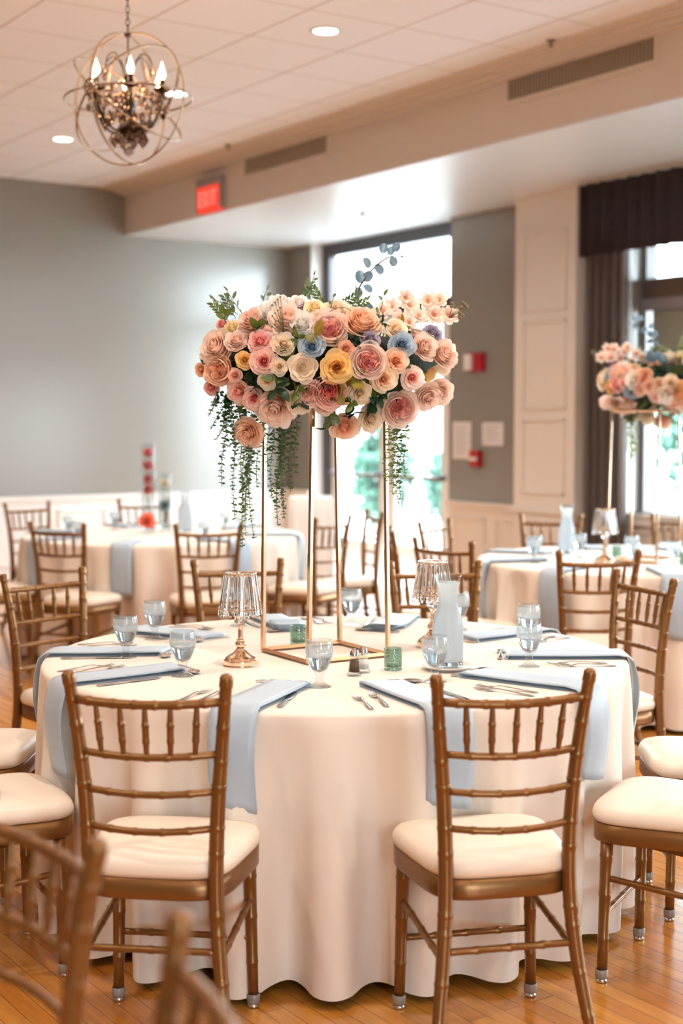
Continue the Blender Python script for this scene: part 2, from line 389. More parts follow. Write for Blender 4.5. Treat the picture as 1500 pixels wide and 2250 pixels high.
for i, (b0, b1) in enumerate(FILL_RW):
    bm = BM(); boxab(bm, AE + .05, AE + .12, b0, b0 + .05, .8, 2.9); boxab(bm, AE + .05, AE + .12, b1 - .05, b1, .8, 2.9); boxab(bm, AE + .05, AE + .12, b0, b1, .8, .86); boxab(bm, AE + .05, AE + .12, b0, b1, 2.84, 2.9); boxab(bm, AE + .05, AE + .12, (b0 + b1) / 2 - .03, (b0 + b1) / 2 + .03, .8, 2.9)
    wn = struct('window_%d' % (4 + i), bm, M_sash)  # frame of the added fill window, never in view
    bm = BM(); boxab(bm, AE + .08, AE + .086, b0, b1, .8, 2.9); obj('window_pane', bm, M_pane, wn, False)
DOOR = (.43, 2.62, 0, SO)
WINS = [(a_ - 1.2, a_ + 1.2, .78, 2.95) for a_ in (5.95, 9.35, 12.75)]
bm = BM(); wallholes(bm, 0, AE, 1.8, 2.06, 0, SO, [DOOR] + WINS); struct('wall_right', bm, M_wall)
# wainscot, chair rail, baseboard
def wains_a(bm, a0, a1, b):      # along a, on the right wall
    boxab(bm, a0, a1, b - .02, b, .0, .80)
    boxab(bm, a0, a1, b - .05, b, .80, .83); boxab(bm, a0, a1, b - .035, b, .765, .80)
    n = max(1, round((a1 - a0) / .62)); s = (a1 - a0) / n
    for i in range(n):
        p0 = a0 + i * s + .07; p1 = a0 + (i + 1) * s - .07
        for q in ((p0, p1, .68, .70), (p0, p1, .2, .22), (p0, p0 + .02, .2, .7), (p1 - .02, p1, .2, .7)):
            boxab(bm, q[0], q[1], b - .032, b - .018, q[2], q[3])
bm = BM(); wains_a(bm, 0, .43, 1.8); wains_a(bm, 2.62, 3.75, 1.8); wains_a(bm, 4.43, AE, 1.8); struct('trim_3', bm, M_trim)
bm = BM()
boxab(bm, 0, .02, LB, 1.78, 0, .80); boxab(bm, 0, .05, LB, 1.78, .80, .83); boxab(bm, 0, .035, LB, 1.78, .765, .80)
k = 1.70
while k - .62 > -9:
    p0, p1 = k - .55, k - .07
    for q in ((p0, p1, .68, .70), (p0, p1, .2, .22), (p0, p0 + .02, .2, .7), (p1 - .02, p1, .2, .7)): boxab(bm, .018, .032, q[0], q[1], q[2], q[3])
    k -= .62
struct('trim_4', bm, M_white)
bm = BM(); boxab(bm, 0, .035, LB, 1.78, 0, .12); struct('baseboard_back', bm, M_white)
bm = BM(); boxab(bm, 0, .43, 1.765, 1.8, 0, .12); boxab(bm, 2.62, 3.75, 1.765, 1.8, 0, .12); boxab(bm, 4.43, AE, 1.765, 1.8, 0, .12); struct('baseboard_right', bm, M_trim)
# panelled pilaster between door bay and window bay
bm = BM(); boxab(bm, 3.75, 4.43, 1.54, 1.8, 0, SO)
for z0, z1 in ((2.35, 2.95), (1.6, 2.28), (.95, 1.53), (.2, .75)):
    for q in ((3.85, 4.33, z1 - .02, z1), (3.85, 4.33, z0, z0 + .02), (3.85, 3.87, z0, z1), (4.31, 4.33, z0, z1)):
        boxab(bm, q[0], q[1], 1.527, 1.541, q[2], q[3])
boxab(bm, 3.73, 4.45, 1.515, 1.8, .80, .83); boxab(bm, 3.73, 4.45, 1.52, 1.8, 0, .12)
struct('trim_5', bm, M_trim)
# white reveal lining of the door bay
bm = BM(); boxab(bm, .43, .445, 1.79, 2.06, 0, SO); struct('trim_6', bm, M_white)

# ------------------------------------------------------------------ glazed door with transom
bm = BM()
DB0, DB1 = 1.92, 2.0
boxab(bm, .445, .57, DB0, DB1, 0, 3.24); boxab(bm, 2.455, 2.62, DB0, DB1, 0, 3.24)
boxab(bm, .57, 2.455, DB0, DB1, 3.12, 3.24); boxab(bm, .57, 2.455, DB0, DB1, 2.5, 2.6)
door = struct('door_1', bm, M_frame)
bm = BM(); boxab(bm, .57, 2.455, 1.955, 1.962, 2.6, 3.12); obj('transom_pane', bm, M_pane, door, False)
for a0, a1 in ((.575, 1.51), (1.515, 2.45)):
    bm = BM(); s = .12
    boxab(bm, a0, a0 + s, 1.935, 1.985, .01, 2.495); boxab(bm, a1 - s, a1, 1.935, 1.985, .01, 2.495)
    boxab(bm, a0 + s, a1 - s, 1.935, 1.985, .01, .37); boxab(bm, a0 + s, a1 - s, 1.935, 1.985, 2.38, 2.495)
    lf = obj('door_leaf', bm, M_white, door, False)
    bm = BM(); boxab(bm, a0 + s, a1 - s, 1.957, 1.963, .37, 2.38); obj('door_pane', bm, M_pane, lf, False)
    bm = BM(); boxab(bm, a0 + .06, a1 - .06, 1.87, 1.9, .985, 1.02); boxab(bm, a0 + .06, a0 + .1, 1.87, 1.94, .98, 1.03); boxab(bm, a1 - .1, a1 - .06, 1.87, 1.94, .98, 1.03)
    obj('push_bar', bm, M_sash, lf, False)

# ------------------------------------------------------------------ windows with sash, shade
for wi, (w0, w1, z0, z1) in enumerate(WINS):
    bm = BM()
    boxab(bm, w0, w0 + .045, 1.9, 2.0, z0, z1); boxab(bm, w1 - .045, w1, 1.9, 2.0, z0, z1)
    boxab(bm, w0, w1, 1.9, 2.0, z1 - .05, z1); boxab(bm, w0, w1, 1.86, 2.0, z0, z0 + .06)
    boxab(bm, w0, w1, 1.88, 2.0, 2.32, 2.55)
    wn = struct('window_%d' % (wi + 1), bm, M_sash)
    bm = BM(); boxab(bm, w0 + .045, w1 - .045, 1.86, 1.9, 2.41, 2.54); obj('shade_housing', bm, mat('brown_housing', '#5d4b40', .6), wn, False)
    bm = BM(); boxab(bm, w0 - .02, w1 + .02, 1.74, 1.9, z0 - .03, z0); obj('window_sill', bm, M_white, wn, False)
    bm = BM(); boxab(bm, w0 + .045, w1 - .045, 1.955, 1.961, z0 + .05, 2.32); obj('window_pane', bm, M_pane, wn, False)
    bm = BM(); boxab(bm, w0 + .045, w1 - .045, 1.955, 1.961, 2.55, z1 - .05); obj('transom_pane', bm, M_pane, wn, False)
    bm = BM(); boxab(bm, w0 + .1, w1 - .1, 1.915, 1.925, 2.0, 2.32); boxab(bm, w0 + .1, w1 - .1, 1.908, 1.932, 1.985, 2.005); obj('roller_shade', bm, M_shade, wn, False)
    # window casing
    bm = BM(); boxab(bm, w0 - .1, w0, 1.77, 1.8, z0 - .03, z1 + .1); boxab(bm, w1, w1 + .1, 1.77, 1.8, z0 - .03, z1 + .1); obj('casing', bm, M_white, wn, False)

def drape(a0, a1, b, z0, z1, folds, amp):
    bm = BM(); n = folds * 10; rows = 6; g = []
    for j in range(rows + 1):
        z = z0 + (z1 - z0) * j / rows; row = []
        for i in range(n + 1):
            t = i / n; row.append(bm.verts.new(W(a0 + (a1 - a0) * t, b + amp * math.sin(2 * math.pi * folds * t + .35 * math.sin(3 * t + j * .4)) + .008 * math.sin(9 * t), z)))
        g.append(row)
    for j in range(rows):
        for i in range(n): bm.faces.new((g[j][i], g[j][i + 1], g[j + 1][i + 1], g[j + 1][i]))
    bmesh.ops.solidify(bm, geom=bm.faces[:], thickness=.004)
    return bm
cur = [(4.45, 4.87, 'dark brown floor-length curtain gathered beside the cream panelled pilaster')]
for a0, a1, lb in cur:
    o = obj('curtain', drape(a0, a1, 1.63, .02, 2.8, 5, .058), M_fabric_dark); tag(o, lb, 'curtain')
for i, (v0, v1) in enumerate(((4.45, 7.45), (7.9, 10.8), (11.3, 14.2))):
    if i: continue
    bm = BM(); n = 90; rows = 3; front = []
    for j in range(rows + 1):
        z = 2.725 + (SO - 2.728) * j / rows
        front.append([bm.verts.new(W(v0 + (v1 - v0) * k / n, 1.55 + .026 * math.sin(2 * math.pi * (k / n) * 22), z)) for k in range(n + 1)])
    for j in range(rows):
        for k in range(n): bm.faces.new((front[j][k], front[j][k + 1], front[j + 1][k + 1], front[j + 1][k]))
    bmesh.ops.solidify(bm, geom=bm.faces[:], thickness=.01)
    boxab(bm, v0, v0 + .015, 1.55, 1.79, 2.73, SO - .003); boxab(bm, v1 - .015, v1, 1.55, 1.79, 2.73, SO - .003)
    o = obj('valance', bm, M_valance, smooth=True); tag(o, 'dark brown channelled valance box above the window and curtain', 'valance')

# ------------------------------------------------------------------ fittings on the walls and ceiling
def vent(a0, a1, lb):
    t = thing('wall_vent', lb, 'vent', W((a0 + a1) / 2, 0, 3.555)); inv = Matrix.Translation(-t.location)
    def pt(nm, bm, m):
        bmesh.ops.transform(bm, matrix=inv, verts=bm.verts); return obj(nm, bm, m, t, False)
    bm = BM(); f = .03; z0, z1 = 3.485, 3.625
    boxab(bm, a0 - f, a1 + f, -.012, 0, z1, z1 + f * .8); boxab(bm, a0 - f, a1 + f, -.012, 0, z0 - f, z0)
    boxab(bm, a0 - f, a0, -.012, 0, z0, z1); boxab(bm, a1, a1 + f, -.012, 0, z0, z1); pt('frame', bm, M_soffit)
    bm = BM(); boxab(bm, a0, a1, -.0022, -.0005, z0, z1); pt('slot_shade', bm, M_ventdark)  # flat dark plate painted as slot shade, no real depth
    bm = BM(); x = a0 + .008
    while x < a1:
        boxab(bm, x, x + .009, -.012, -.002, z0, z1); x += .028
    pt('louvre', bm, M_vent)
vent(5.44, 6.66, 'long beige slotted air vent high on the soffit at upper right')
vent(2.23, 3.42, 'shorter-looking beige slotted air vent on the soffit beyond the red exit sign')

t = thing('exit_sign', 'glowing red exit sign with grey top mounted on the cream soffit', 'sign', W(1.70, -.03, 3.26))
inv = Matrix.Translation(-t.location)
def ptx(nm, bm, m):
    bmesh.ops.transform(bm, matrix=inv, verts=bm.verts); return obj(nm, bm, m, t, False)
bm = BM(); boxab(bm, 1.51, 1.89, -.06, 0, 3.47, 3.54); boxab(bm, 1.50, 1.51, -.06, 0, 3.27, 3.54); boxab(bm, 1.89, 1.9, -.06, 0, 3.27, 3.54); ptx('housing', bm, mat('grey_sign_housing', '#9a8f8d', .5))
bm = BM(); boxab(bm, 1.51, 1.89, -.055, -.002, 3.265, 3.47); ptx('sign_face', bm, M_exit)
bm = BM(); zb, zt = 3.305, 3.43; u0 = 1.545; st = .014; lw = .055
def seg(a0, a1, z0, z1): boxab(bm, a0, a1, -.058, -.054, z0, z1)
seg(u0, u0 + st, zb, zt); [seg(u0, u0 + lw, z, z + st) for z in (zb, (zb + zt - st) / 2, zt - st)]
u = u0 + .082
for sgn in (0, 1):
    vs = []
    p, q = (u, u + lw) if sgn == 0 else (u + lw, u)
    for aa, zz in ((p, zb), (p + (st if sgn == 0 else -st), zb), (q, zt), (q - (st if sgn == 0 else -st), zt)):
        vs.append((aa, zz))
    f = [bm.verts.new(W(aa, bb, zz)) for bb in (-.058, -.054) for aa, zz in vs]
    bm.faces.new(f[:4]); bm.faces.new(f[4:][::-1])
    for i in range(4): bm.faces.new((f[i], f[(i + 1) % 4], f[4 + (i + 1) % 4], f[4 + i]))
u = u0 + .164; seg(u + .02, u + .034, zb, zt)
u = u0 + .22; seg(u, u + .07, zt - st, zt); seg(u + .028, u + .042, zb, zt)
ptx('lettering', bm, M_exitletter)

def sprinkler(p, lb):
    bm = BM(); lathe(bm, [(0, 0), (.028, 0), (.03, -.004), (.012, -.008), (.008, -.03), (.016, -.034), (.016, -.037), (0, -.038)], 12)
    o = obj('sprinkler_head', bm, mat('sprinkler_brass', '#8c7a6a', .4, metal=.6), loc=p); tag(o, lb, 'sprinkler', 'fire sprinkler heads')
sprinkler((1.19, 8.238, CE), 'small sprinkler head on the ceiling above the long upper-right vent')
sprinkler((-.89, 11.29, CE), 'small sprinkler head on the ceiling above the exit sign and farther vent')
sprinkler((.178, 12.0, SO), 'small sprinkler head on the white soffit underside above the glazed door')

def downlight(p, lb, first=None):
    if first: return dup(first, p, 0, lb)
    t = thing('recessed_downlight', lb, 'ceiling light', p, 0, 'recessed ceiling downlights')
    bm = BM(); lathe(bm, [(.07, .0), (.082, -.002), (.084, -.006), (.072, -.006), (.068, -.004)], 32); obj('trim_ring', bm, M_white, t)
    bm = BM(); lathe(bm, [(0, -.0035), (.07, -.0035), (.07, -.001), (0, -.001)], 32); obj('diffuser', bm, M_disc, t)
    L = bpy.data.lights.new('downlight_lamp', 'AREA'); L.shape = 'DISK'; L.size = .14; L.energy = LAMP_W; L.color = (1, .88, .75); L.spread = R(150)
    lo = bpy.data.objects.new('downlight_lamp', L); COL.objects.link(lo); lo.parent = t; lo.location = (0, 0, -.02)
    learn(t); return t
d0 = downlight((-.088, 8.04, CE - .001), 'bright round ceiling downlight at top centre, right of the chandelier')
downlight((-1.088, 9.548, CE - .001), 'bright round ceiling downlight partly hidden behind the orb chandelier', d0)
downlight((-2.135, 11.058, CE - .001), 'bright round ceiling downlight left of the orb chandelier, nearest the grey wall', d0)
for i in range(-1, 7):
    for j in range(4):
        if j == 0 and i <= 0: continue
        a_ = 5.66 + 1.83 * (i if j == 0 else i - .0); b_ = -1.47 - 2.44 * j
        if i == -1: a_ = 3.83
        if a_ > 16: continue
        if j and i % 2: continue
        downlight(W(a_, b_, CE - .001), 'recessed ceiling downlight outside the picture', d0)

t = thing('fire_alarm_strobe', 'red and white fire alarm strobe high on the grey wall by the pilaster', 'alarm', W(2.98, 1.8, 2.0)); inv = Matrix.Translation(-t.location)
bm = BM(); boxab(bm, 2.88, 3.085, -.045 + 1.8, 1.8, 1.93, 2.08); ptx('housing', bm, M_red)
bm = BM(); boxab(bm, 2.89, 2.975, -.075 + 1.8, 1.756, 1.94, 2.07); ptx('strobe_lens', bm, M_white)
t = thing('fire_alarm_pull_station', 'small red fire alarm pull station below the two paper notices', 'alarm', W(2.997, 1.8, 1.2)); inv = Matrix.Translation(-t.location)
bm = BM(); boxab(bm, 2.94, 3.055, 1.75, 1.8, 1.13, 1.265); ptx('housing', bm, M_red)
bm = BM(); boxab(bm, 2.955, 3.04, 1.735, 1.752, 1.18, 1.21); ptx('pull_handle', bm, M_white)
def notice(a0, a1, z0, z1, lb, lines):
    global t, inv
    t = thing('paper_notice', lb, 'notice', W((a0 + a1) / 2, 1.8, (z0 + z1) / 2)); inv = Matrix.Translation(-t.location)
    bm = BM(); boxab(bm, a0, a1, 1.796, 1.7995, z0, z1); ptx('sheet', bm, M_paper)
    bm = BM()
    for i in range(lines):
        z = z1 - (z1 - z0) * (i + 1.5) / (lines + 2); boxab(bm, a0 + .03, a1 - .03 - .03 * (i % 3), 1.7952, 1.7958, z, z + .006)
    ptx('print', bm, M_ink)
notice(2.66, 2.905, 1.19, 1.505, 'tall white paper notice on grey wall beside the dark door frame', 12)
notice(3.055, 3.32, 1.31, 1.50, 'smaller white paper notice on grey wall beside the cream pilaster', 7)

# ------------------------------------------------------------------ outdoors
bm = BM(); boxab(bm, -30, 45, 2.06, 60, -.25, -.05); struct('ground_outside', bm, mat('pale_concrete', '#cfd2d0', .9, var=(2, .1)))
bm = BM(); boxab(bm, 4.0, AE, 2.08, 4.6, 2.98, 3.1); struct('roof_overhang_outside', bm, mat('blue_grey_eave', '#3f4b55', .8))
def crown(seed, rx, rz, n=1400):
    rnd = random.Random(seed); bm = BM()
    for _ in range(n):
        d = Vector((rnd.gauss(0, 1), rnd.gauss(0, 1), rnd.gauss(0, 1))).normalized(); k = rnd.uniform(.45, 1)
        c = Vector((d.x * rx * k, d.y * rx * k, d.z * rz * k)); s = rnd.uniform(.06, .13)
        q = Matrix.Rotation(rnd.uniform(0, 6.28), 4, Vector((rnd.random(), rnd.random(), rnd.random())).normalized())
        vs = [bm.verts.new(c + (q @ Vector(v)) * s) for v in ((-1, 0, 0), (0, -.45, .1), (1, 0, 0), (0, .45, .1))]; bm.faces.new(vs)
    return bm
for i, (a_, b_, rx, rz, zc, lb) in enumerate(((-4.2, 6.0, .45, .75, .75, 'green bush outdoors seen through the glazed door'),
        (.75, 7.0, .75, 1.15, 1.75, 'leafy green tree outdoors through the right-hand window'), (-3.2, 6.6, .5, .6, .6, 'second low green bush outdoors beside the one seen through the door'))):
    t = thing('garden_tree', lb, 'tree', W(a_, b_, -.05))
    obj('crown', crown(i + 3, rx, rz), mat('outdoor_foliage', '#3f5f50', .7), t, loc=(0, 0, zc + .05))
    bm = BM(); tube(bm, [(0, 0, 0), (.03, 0, zc * .5), (0, .03, zc)], [.08, .06, .04], 8); obj('trunk', bm, mat('tree_bark', '#6b5a48', .9), t)

# ------------------------------------------------------------------ chairs
def interp(prof, z):
    for (z0, *v0), (z1, *v1) in zip(prof, prof[1:]):
        if z0 <= z <= z1:
            t = (z - z0) / (z1 - z0); t = t * t * (3 - 2 * t) if False else t
            return [p + (q - p) * t for p, q in zip(v0, v1)]
    return list(prof[-1][1:])
POST = smoothprof([(0, .200, .245), (.12, .181, .212), (.27, .162, .184), (.43, .152, .168), (.60, .157, .168), (.76, .170, .178), (.925, .187, .203)], 4)  # z, x, y
def postxy(z): return interp(POST, z)
def bamboo(bm, p, q, r, beads, bow=None, n=10, spindle=False):
    """turned bar from p to q with raised joints; bow = sideways sag vector"""
    p = Vector(p); q = Vector(q); L = (q - p).length; ts = [0, 1]
    for k in beads: ts += [k - .006 / L * 1.6, k - .003 / L, k + .003 / L, k + .006 / L * 1.6]
    ts += [i / 12 for i in range(1, 12)]; ts = sorted(set(max(0, min(1, x)) for x in ts)); pts = []; rr = []
    for x in ts:
        c = p.lerp(q, x)
        if bow: c = c + Vector(bow) * 4 * x * (1 - x)
        rad = r * (1 - .35 * abs(2 * x - 1) ** 1.5) if spindle else r
        if any(abs(x - k) < .0045 / L for k in beads): rad *= 1.16
        pts.append(c); rr.append(rad)
    tube(bm, pts, rr, n)
def make_chair():
    t = thing('chiavari_chair', '', 'chair')
    # cushion
    def outline(s, z, front=-.205, back=.178, wf=.216, wb=.168):
        P = []
        for k in range(40):
            a = 2 * math.pi * k / 40; c, si = math.cos(a), math.sin(a)
            ex = .45
            x = math.copysign(abs(c) ** ex, c); y = math.copysign(abs(si) ** (.44 if si < 0 else .42), si)
            yy = y * (back if y > 0 else -front); f = (yy - front) / (back - front); wdt = wf + (wb - wf) * f
            if y < -.6: pass
            P.append(Vector((x * wdt * s, yy * s, z)))
        return P
    bm = BM(); rings = []
    for s, z in ((.90, .434), (.985, .437), (1.01, .447), (1.012, .458), (.99, .470), (.95, .479), (.86, .486), (.7, .490), (.45, .492), (.2, .493)):
        rings.append([bm.verts.new(p) for p in outline(s, z)])
    for A_, B_ in zip(rings, rings[1:]):
        for k in range(40): bm.faces.new((A_[k], A_[(k + 1) % 40], B_[(k + 1) % 40], B_[k]))
    bm.faces.new(rings[0][::-1]); bm.faces.new(rings[-1])
    obj('seat_cushion', bm, M_cushion, t)
    # apron
    bm = BM(); o1 = [(s, z) for s, z in ((.985, .385), (.992, .388), (.992, .433), (.97, .435), (.93, .435), (.93, .385))]; rings = [[bm.verts.new(p) for p in outline(s, z)] for s, z in o1]
    for i in range(len(rings)):
        A_, B_ = rings[i], rings[(i + 1) % len(rings)]
        for k in range(40): bm.faces.new((A_[k], A_[(k + 1) % 40], B_[(k + 1) % 40], B_[k]))
    ap = obj('seat_frame', bm, M_chair, t)
    def cap(par, x, y):
        bm = BM(); lathe(bm, [(0, .012), (.0165, .012), (.0175, .016), (.0175, .034), (.0155, .036)], 16); c = obj('foot_cap', bm, M_cap, par, loc=(x, y, 0))
        bm = BM(); lathe(bm, [(0, 0), (.013, 0), (.0155, .003), (.0155, .008), (.011, .011), (.011, .013), (0, .013)], 16); obj('glide', bm, M_chrome, par, loc=(x, y, 0))
    for s in (-1, 1):
        # back post runs from floor to finial
        bm = BM(); pts = []; rr = []; beads = (.10, .20, .31, .355, .50, .56, .66, .72, .80, .86)
        zs = sorted(set([.012 + i * .9 / 40 for i in range(41)] + [b + d for b in beads for d in (-.006, -.0035, .0035, .006)] + [.895, .899, .902, .912, .92, .926]))
        for z in zs:
            x, y = postxy(min(z, .925)); r = .0135 + .0045 * math.sin(math.pi * min(1, max(0, (z - .02) / .9)))
            if z > .86: r = .0145
            if any(abs(z - b) < .004 for b in beads): r += .0012
            if .898 < z < .903: r = .0165
            if .903 <= z < .91: r = .0142
            if z >= .911: r = .0158 if z < .924 else .011
            pts.append((s * x, y, z)); rr.append(r)
        tube(bm, pts, rr, 14); p = obj('back_post', bm, M_chair, t); x, y = postxy(0); cap(p, s * x, y)
        # front leg
        bm = BM(); zs = sorted(set([.012, .1, .2, .3, .386] + [b + d for b in (.12, .24, .345) for d in (-.006, -.0035, .0035, .006)])); rr = []
        for z in zs: rr.append(.0135 + .004 * z / .386 + (.0012 if any(abs(z - b) < .004 for b in (.12, .24, .345)) else 0))
        tube(bm, [(s * (.178 - .008 * z / .386), -.158 + .008 * z / .386, z) for z in zs], rr, 14); p = obj('front_leg', bm, M_chair, t); cap(p, s * .178, -.158)
        bm = BM(); x, y = postxy(.25); bamboo(bm, (s * .172, -.152, .285), (s * x, y, .25), .0085, (.25, .5, .75)); obj('side_stretcher', bm, M_chair, t)
    bm = BM(); bamboo(bm, (-.175, -.155, .185), (.175, -.155, .185), .0085, (.25, .5, .75)); obj('front_stretcher', bm, M_chair, t)
    x, y = postxy(.27); bm = BM(); bamboo(bm, (-x, y, .27), (x, y, .27), .0085, (.25, .5, .75)); obj('rear_stretcher', bm, M_chair, t)
    BOW = .034
    for z, nm, r, b in ((.862, 'top_rail', .0105, (.12, .29, .43, .57, .71, .88)), (.737, 'back_rail', .0090, (.2, .36, .5, .64, .8)), (.648, 'back_rail', .0085, (.2, .4, .6, .8)), (.560, 'back_rail', .0085, (.2, .4, .6, .8))):
        x, y = postxy(z); bm = BM(); bamboo(bm, (-x, y, z), (x, y, z), r, b, (0, BOW, -.006)); obj(nm, bm, M_chair, t)
    for i in range(5):
        f = (i - 2) / 2 * .66; xt, yt = postxy(.862); xb, yb = postxy(.737); q = 1 - f * f
        bm = BM(); bamboo(bm, (f * xb, yb + BOW * q, .737 - .006 * q), (f * xt * 1.0, yt + BOW * q, .862 - .006 * q), .0085, (.3, .62), None, 8, True); obj('spindle', bm, M_chair, t)
    learn(t); return t
chair = make_chair(); chair_used = []
def put_chair(c, n, label, group, off=.203):
    """c = middle of the top of the back, n = direction pointing away from the table"""
    l = math.hypot(*n); nx, ny = n[0] / l, n[1] / l
    loc = (c[0] - off * nx, c[1] - off * ny, 0); rz = math.atan2(-nx, ny)
    if not chair_used:
        chair.location = loc; chair.rotation_euler = (0, 0, rz); chair['label'] = label; chair['group'] = group; chair_used.append(1); return chair
    return dup(chair, loc, rz, label, group)
GM = 'chairs around the main table'; GL = 'chairs around the left background table'; GR = 'chairs around the right background table'
G = 'gold bamboo-style chair, '
put_chair((-.447, 3.235), (-.122, -.9925), G + 'the left of two with backs turned in front', GM)
put_chair((.399, 3.250), (.215, -.976), G + 'the right of two with backs turned in front', GM)
put_chair((1.101, 3.725), (.885, -.466), G + 'nearest on the right, only its seat and legs in frame', GM)
put_chair((1.355, 4.375), (1, -.03), G + 'second on the right, half seen behind the nearest right seat', GM)
put_chair((1.157, 5.397), (.924, .383), G + 'right of the table, its back crossing the right frame edge', GM)
put_chair((.388, 5.906), (-.10, .99), G + 'far side of the table behind the carafe', GM)
put_chair((-.439, 5.985), (-.217, .976), G + 'far side of the table behind the left crystal lamp', GM)
put_chair((-1.16, 5.515), (-.745, .667), G + 'left of the table, whole back visible at left frame edge', GM)
put_chair((-1.395, 4.51), (-1, .03), G + 'second on the left, only a corner of seat visible', GM)
put_chair((-1.155, 3.767), (-.88, -.47), G + 'nearest on the left, only its seat and legs in frame', GM)
put_chair((-1.64, 8.18), (-.42, -.9), G + 'near left side of the left background table', GL)
put_chair((-.76, 8.105), (.2, -.98), G + 'near right side of the left background table', GL)
put_chair((-2.28, 10.3), (-.72, .69), G + 'far left of the left background table, before white panelling', GL)
put_chair((-1.5, 10.77), (-.15, .99), G + 'far side of the left background table behind the red vase', GL)
put_chair((-.05, 8.76), (.82, -.57), G + 'right side of left background table, behind the gold stand poles', GL)
put_chair((.22, 9.35), (.97, .25), G + 'seen edge-on in front of the bright glazed door', GL)
put_chair((-2.33, 8.78), (-.95, -.35), G + 'left background table, only its seat at left frame edge', GL)
put_chair((1.164, 6.405), (.12, -.985), G + 'back turned, in front of the right background table', GR)
put_chair((.50, 7.02), (-.707, -.707), G + 'left near side of the right background table', GR)
put_chair((.27, 7.75), (-1, 0), G + 'edge-on at the left of the right background table', GR)
put_chair((.55, 8.42), (-.85, .53), G + 'far left of right background table, before the door', GR)
put_chair((1.32, 8.95), (.15, .99), G + 'far side of right background table below the pilaster', GR)
put_chair((2.15, 8.95), (.3, .95), G + 'far side of right background table below the window', GR)
put_chair((-.4475, 2.08), (.8, .6), G + 'blurred in the lower left foreground, rails visible', 'blurred foreground chairs')
put_chair((-.14, 1.46), (.96, .26), G + 'very blurred, only a post top at the bottom edge', 'blurred foreground chairs')

# ------------------------------------------------------------------ tables and linen
TH = .76
def make_table(c, lb_t, lb_c, seed, lobes=None, folds=23):
    t = thing('round_table', lb_t, 'table', (c[0], c[1], 0), 0, 'round banquet tables')
    bm = BM(); lathe(bm, [(0, .725), (.905, .725), (.908, .73), (.908, .748), (.905, .752), (0, .752)], 64); obj('tabletop', bm, M_board, t)
    for k in range(4):
        a = R(45 + 90 * k); bm = BM(); tube(bm, [(.6 * math.cos(a), .6 * math.sin(a), 0), (.6 * math.cos(a), .6 * math.sin(a), .725)], .014, 8); obj('leg', bm, M_steel, t)
    rnd = random.Random(seed); NA = 460
    ph = [rnd.uniform(-.5, .5) for _ in range(folds + 1)]; am = [rnd.uniform(.55, 1.15) for _ in range(folds + 1)]
    def wave(th):
        u = (th / (2 * math.pi)) % 1 * folds; i = int(u) % folds; f = u - int(u); j = (i + 1) % folds
        p = ph[i] + (ph[j] - ph[i]) * f; a = am[i] + (am[j] - am[i]) * f
        s = math.cos(2 * math.pi * u + p); s = math.copysign(abs(s) ** .8, s)
        return s * a
    prof = [(0, .762), (.3, .762), (.6, .762), (.8, .762), (.88, .762), (.905, .7612), (.914, .758), (.918, .75)]
    bm = BM(); rings = []
    for r, z in prof:
        rings.append([bm.verts.new((0, 0, z))] if r == 0 else [bm.verts.new((r * math.cos(2 * math.pi * k / NA), r * math.sin(2 * math.pi * k / NA), z)) for k in range(NA)])
    for j in range(1, 23):
        tt = j / 22; row = []
        for k in range(NA):
            th = 2 * math.pi * k / NA; wv = wave(th); A_ = .066 * min(1, tt * 1.5) ** .75
            r = .918 - .016 * tt + wv * A_ * .85 - .022 * tt * (wv < 0) * abs(wv)
            hem = .028 - .006 * wv
            z = .75 - (.75 - hem) * tt
            row.append(bm.verts.new((r * math.cos(th), r * math.sin(th), z)))
        rings.append(row)
    for A_, B_ in zip(rings, rings[1:]):
        for k in range(NA):
            k2 = (k + 1) % NA
            if len(A_) == 1: bm.faces.new((A_[0], B_[k], B_[k2]))
            else: bm.faces.new((A_[k], A_[k2], B_[k2], B_[k]))
    o = obj('tablecloth', bm, M_cloth, loc=(c[0], c[1], 0)); tag(o, lb_c, 'tablecloth', 'ivory floor-length tablecloths'); o.rotation_euler[2] = R(3)
    return wave
CM = (-.02, 4.49); CL = (-1.19, 9.42); CR = (1.66, 7.68)
make_table(CM, 'round banquet table under the ivory cloth, centre of the picture', 'ivory floor-length tablecloth with deep folds on the large central table', 5)
make_table(CL, 'round banquet table under cloth, left background', 'ivory tablecloth on the blurred left background table', 8)
make_table(CR, 'round banquet table under cloth, right background', 'ivory tablecloth on the blurred right background table', 11)
TZ = .7625

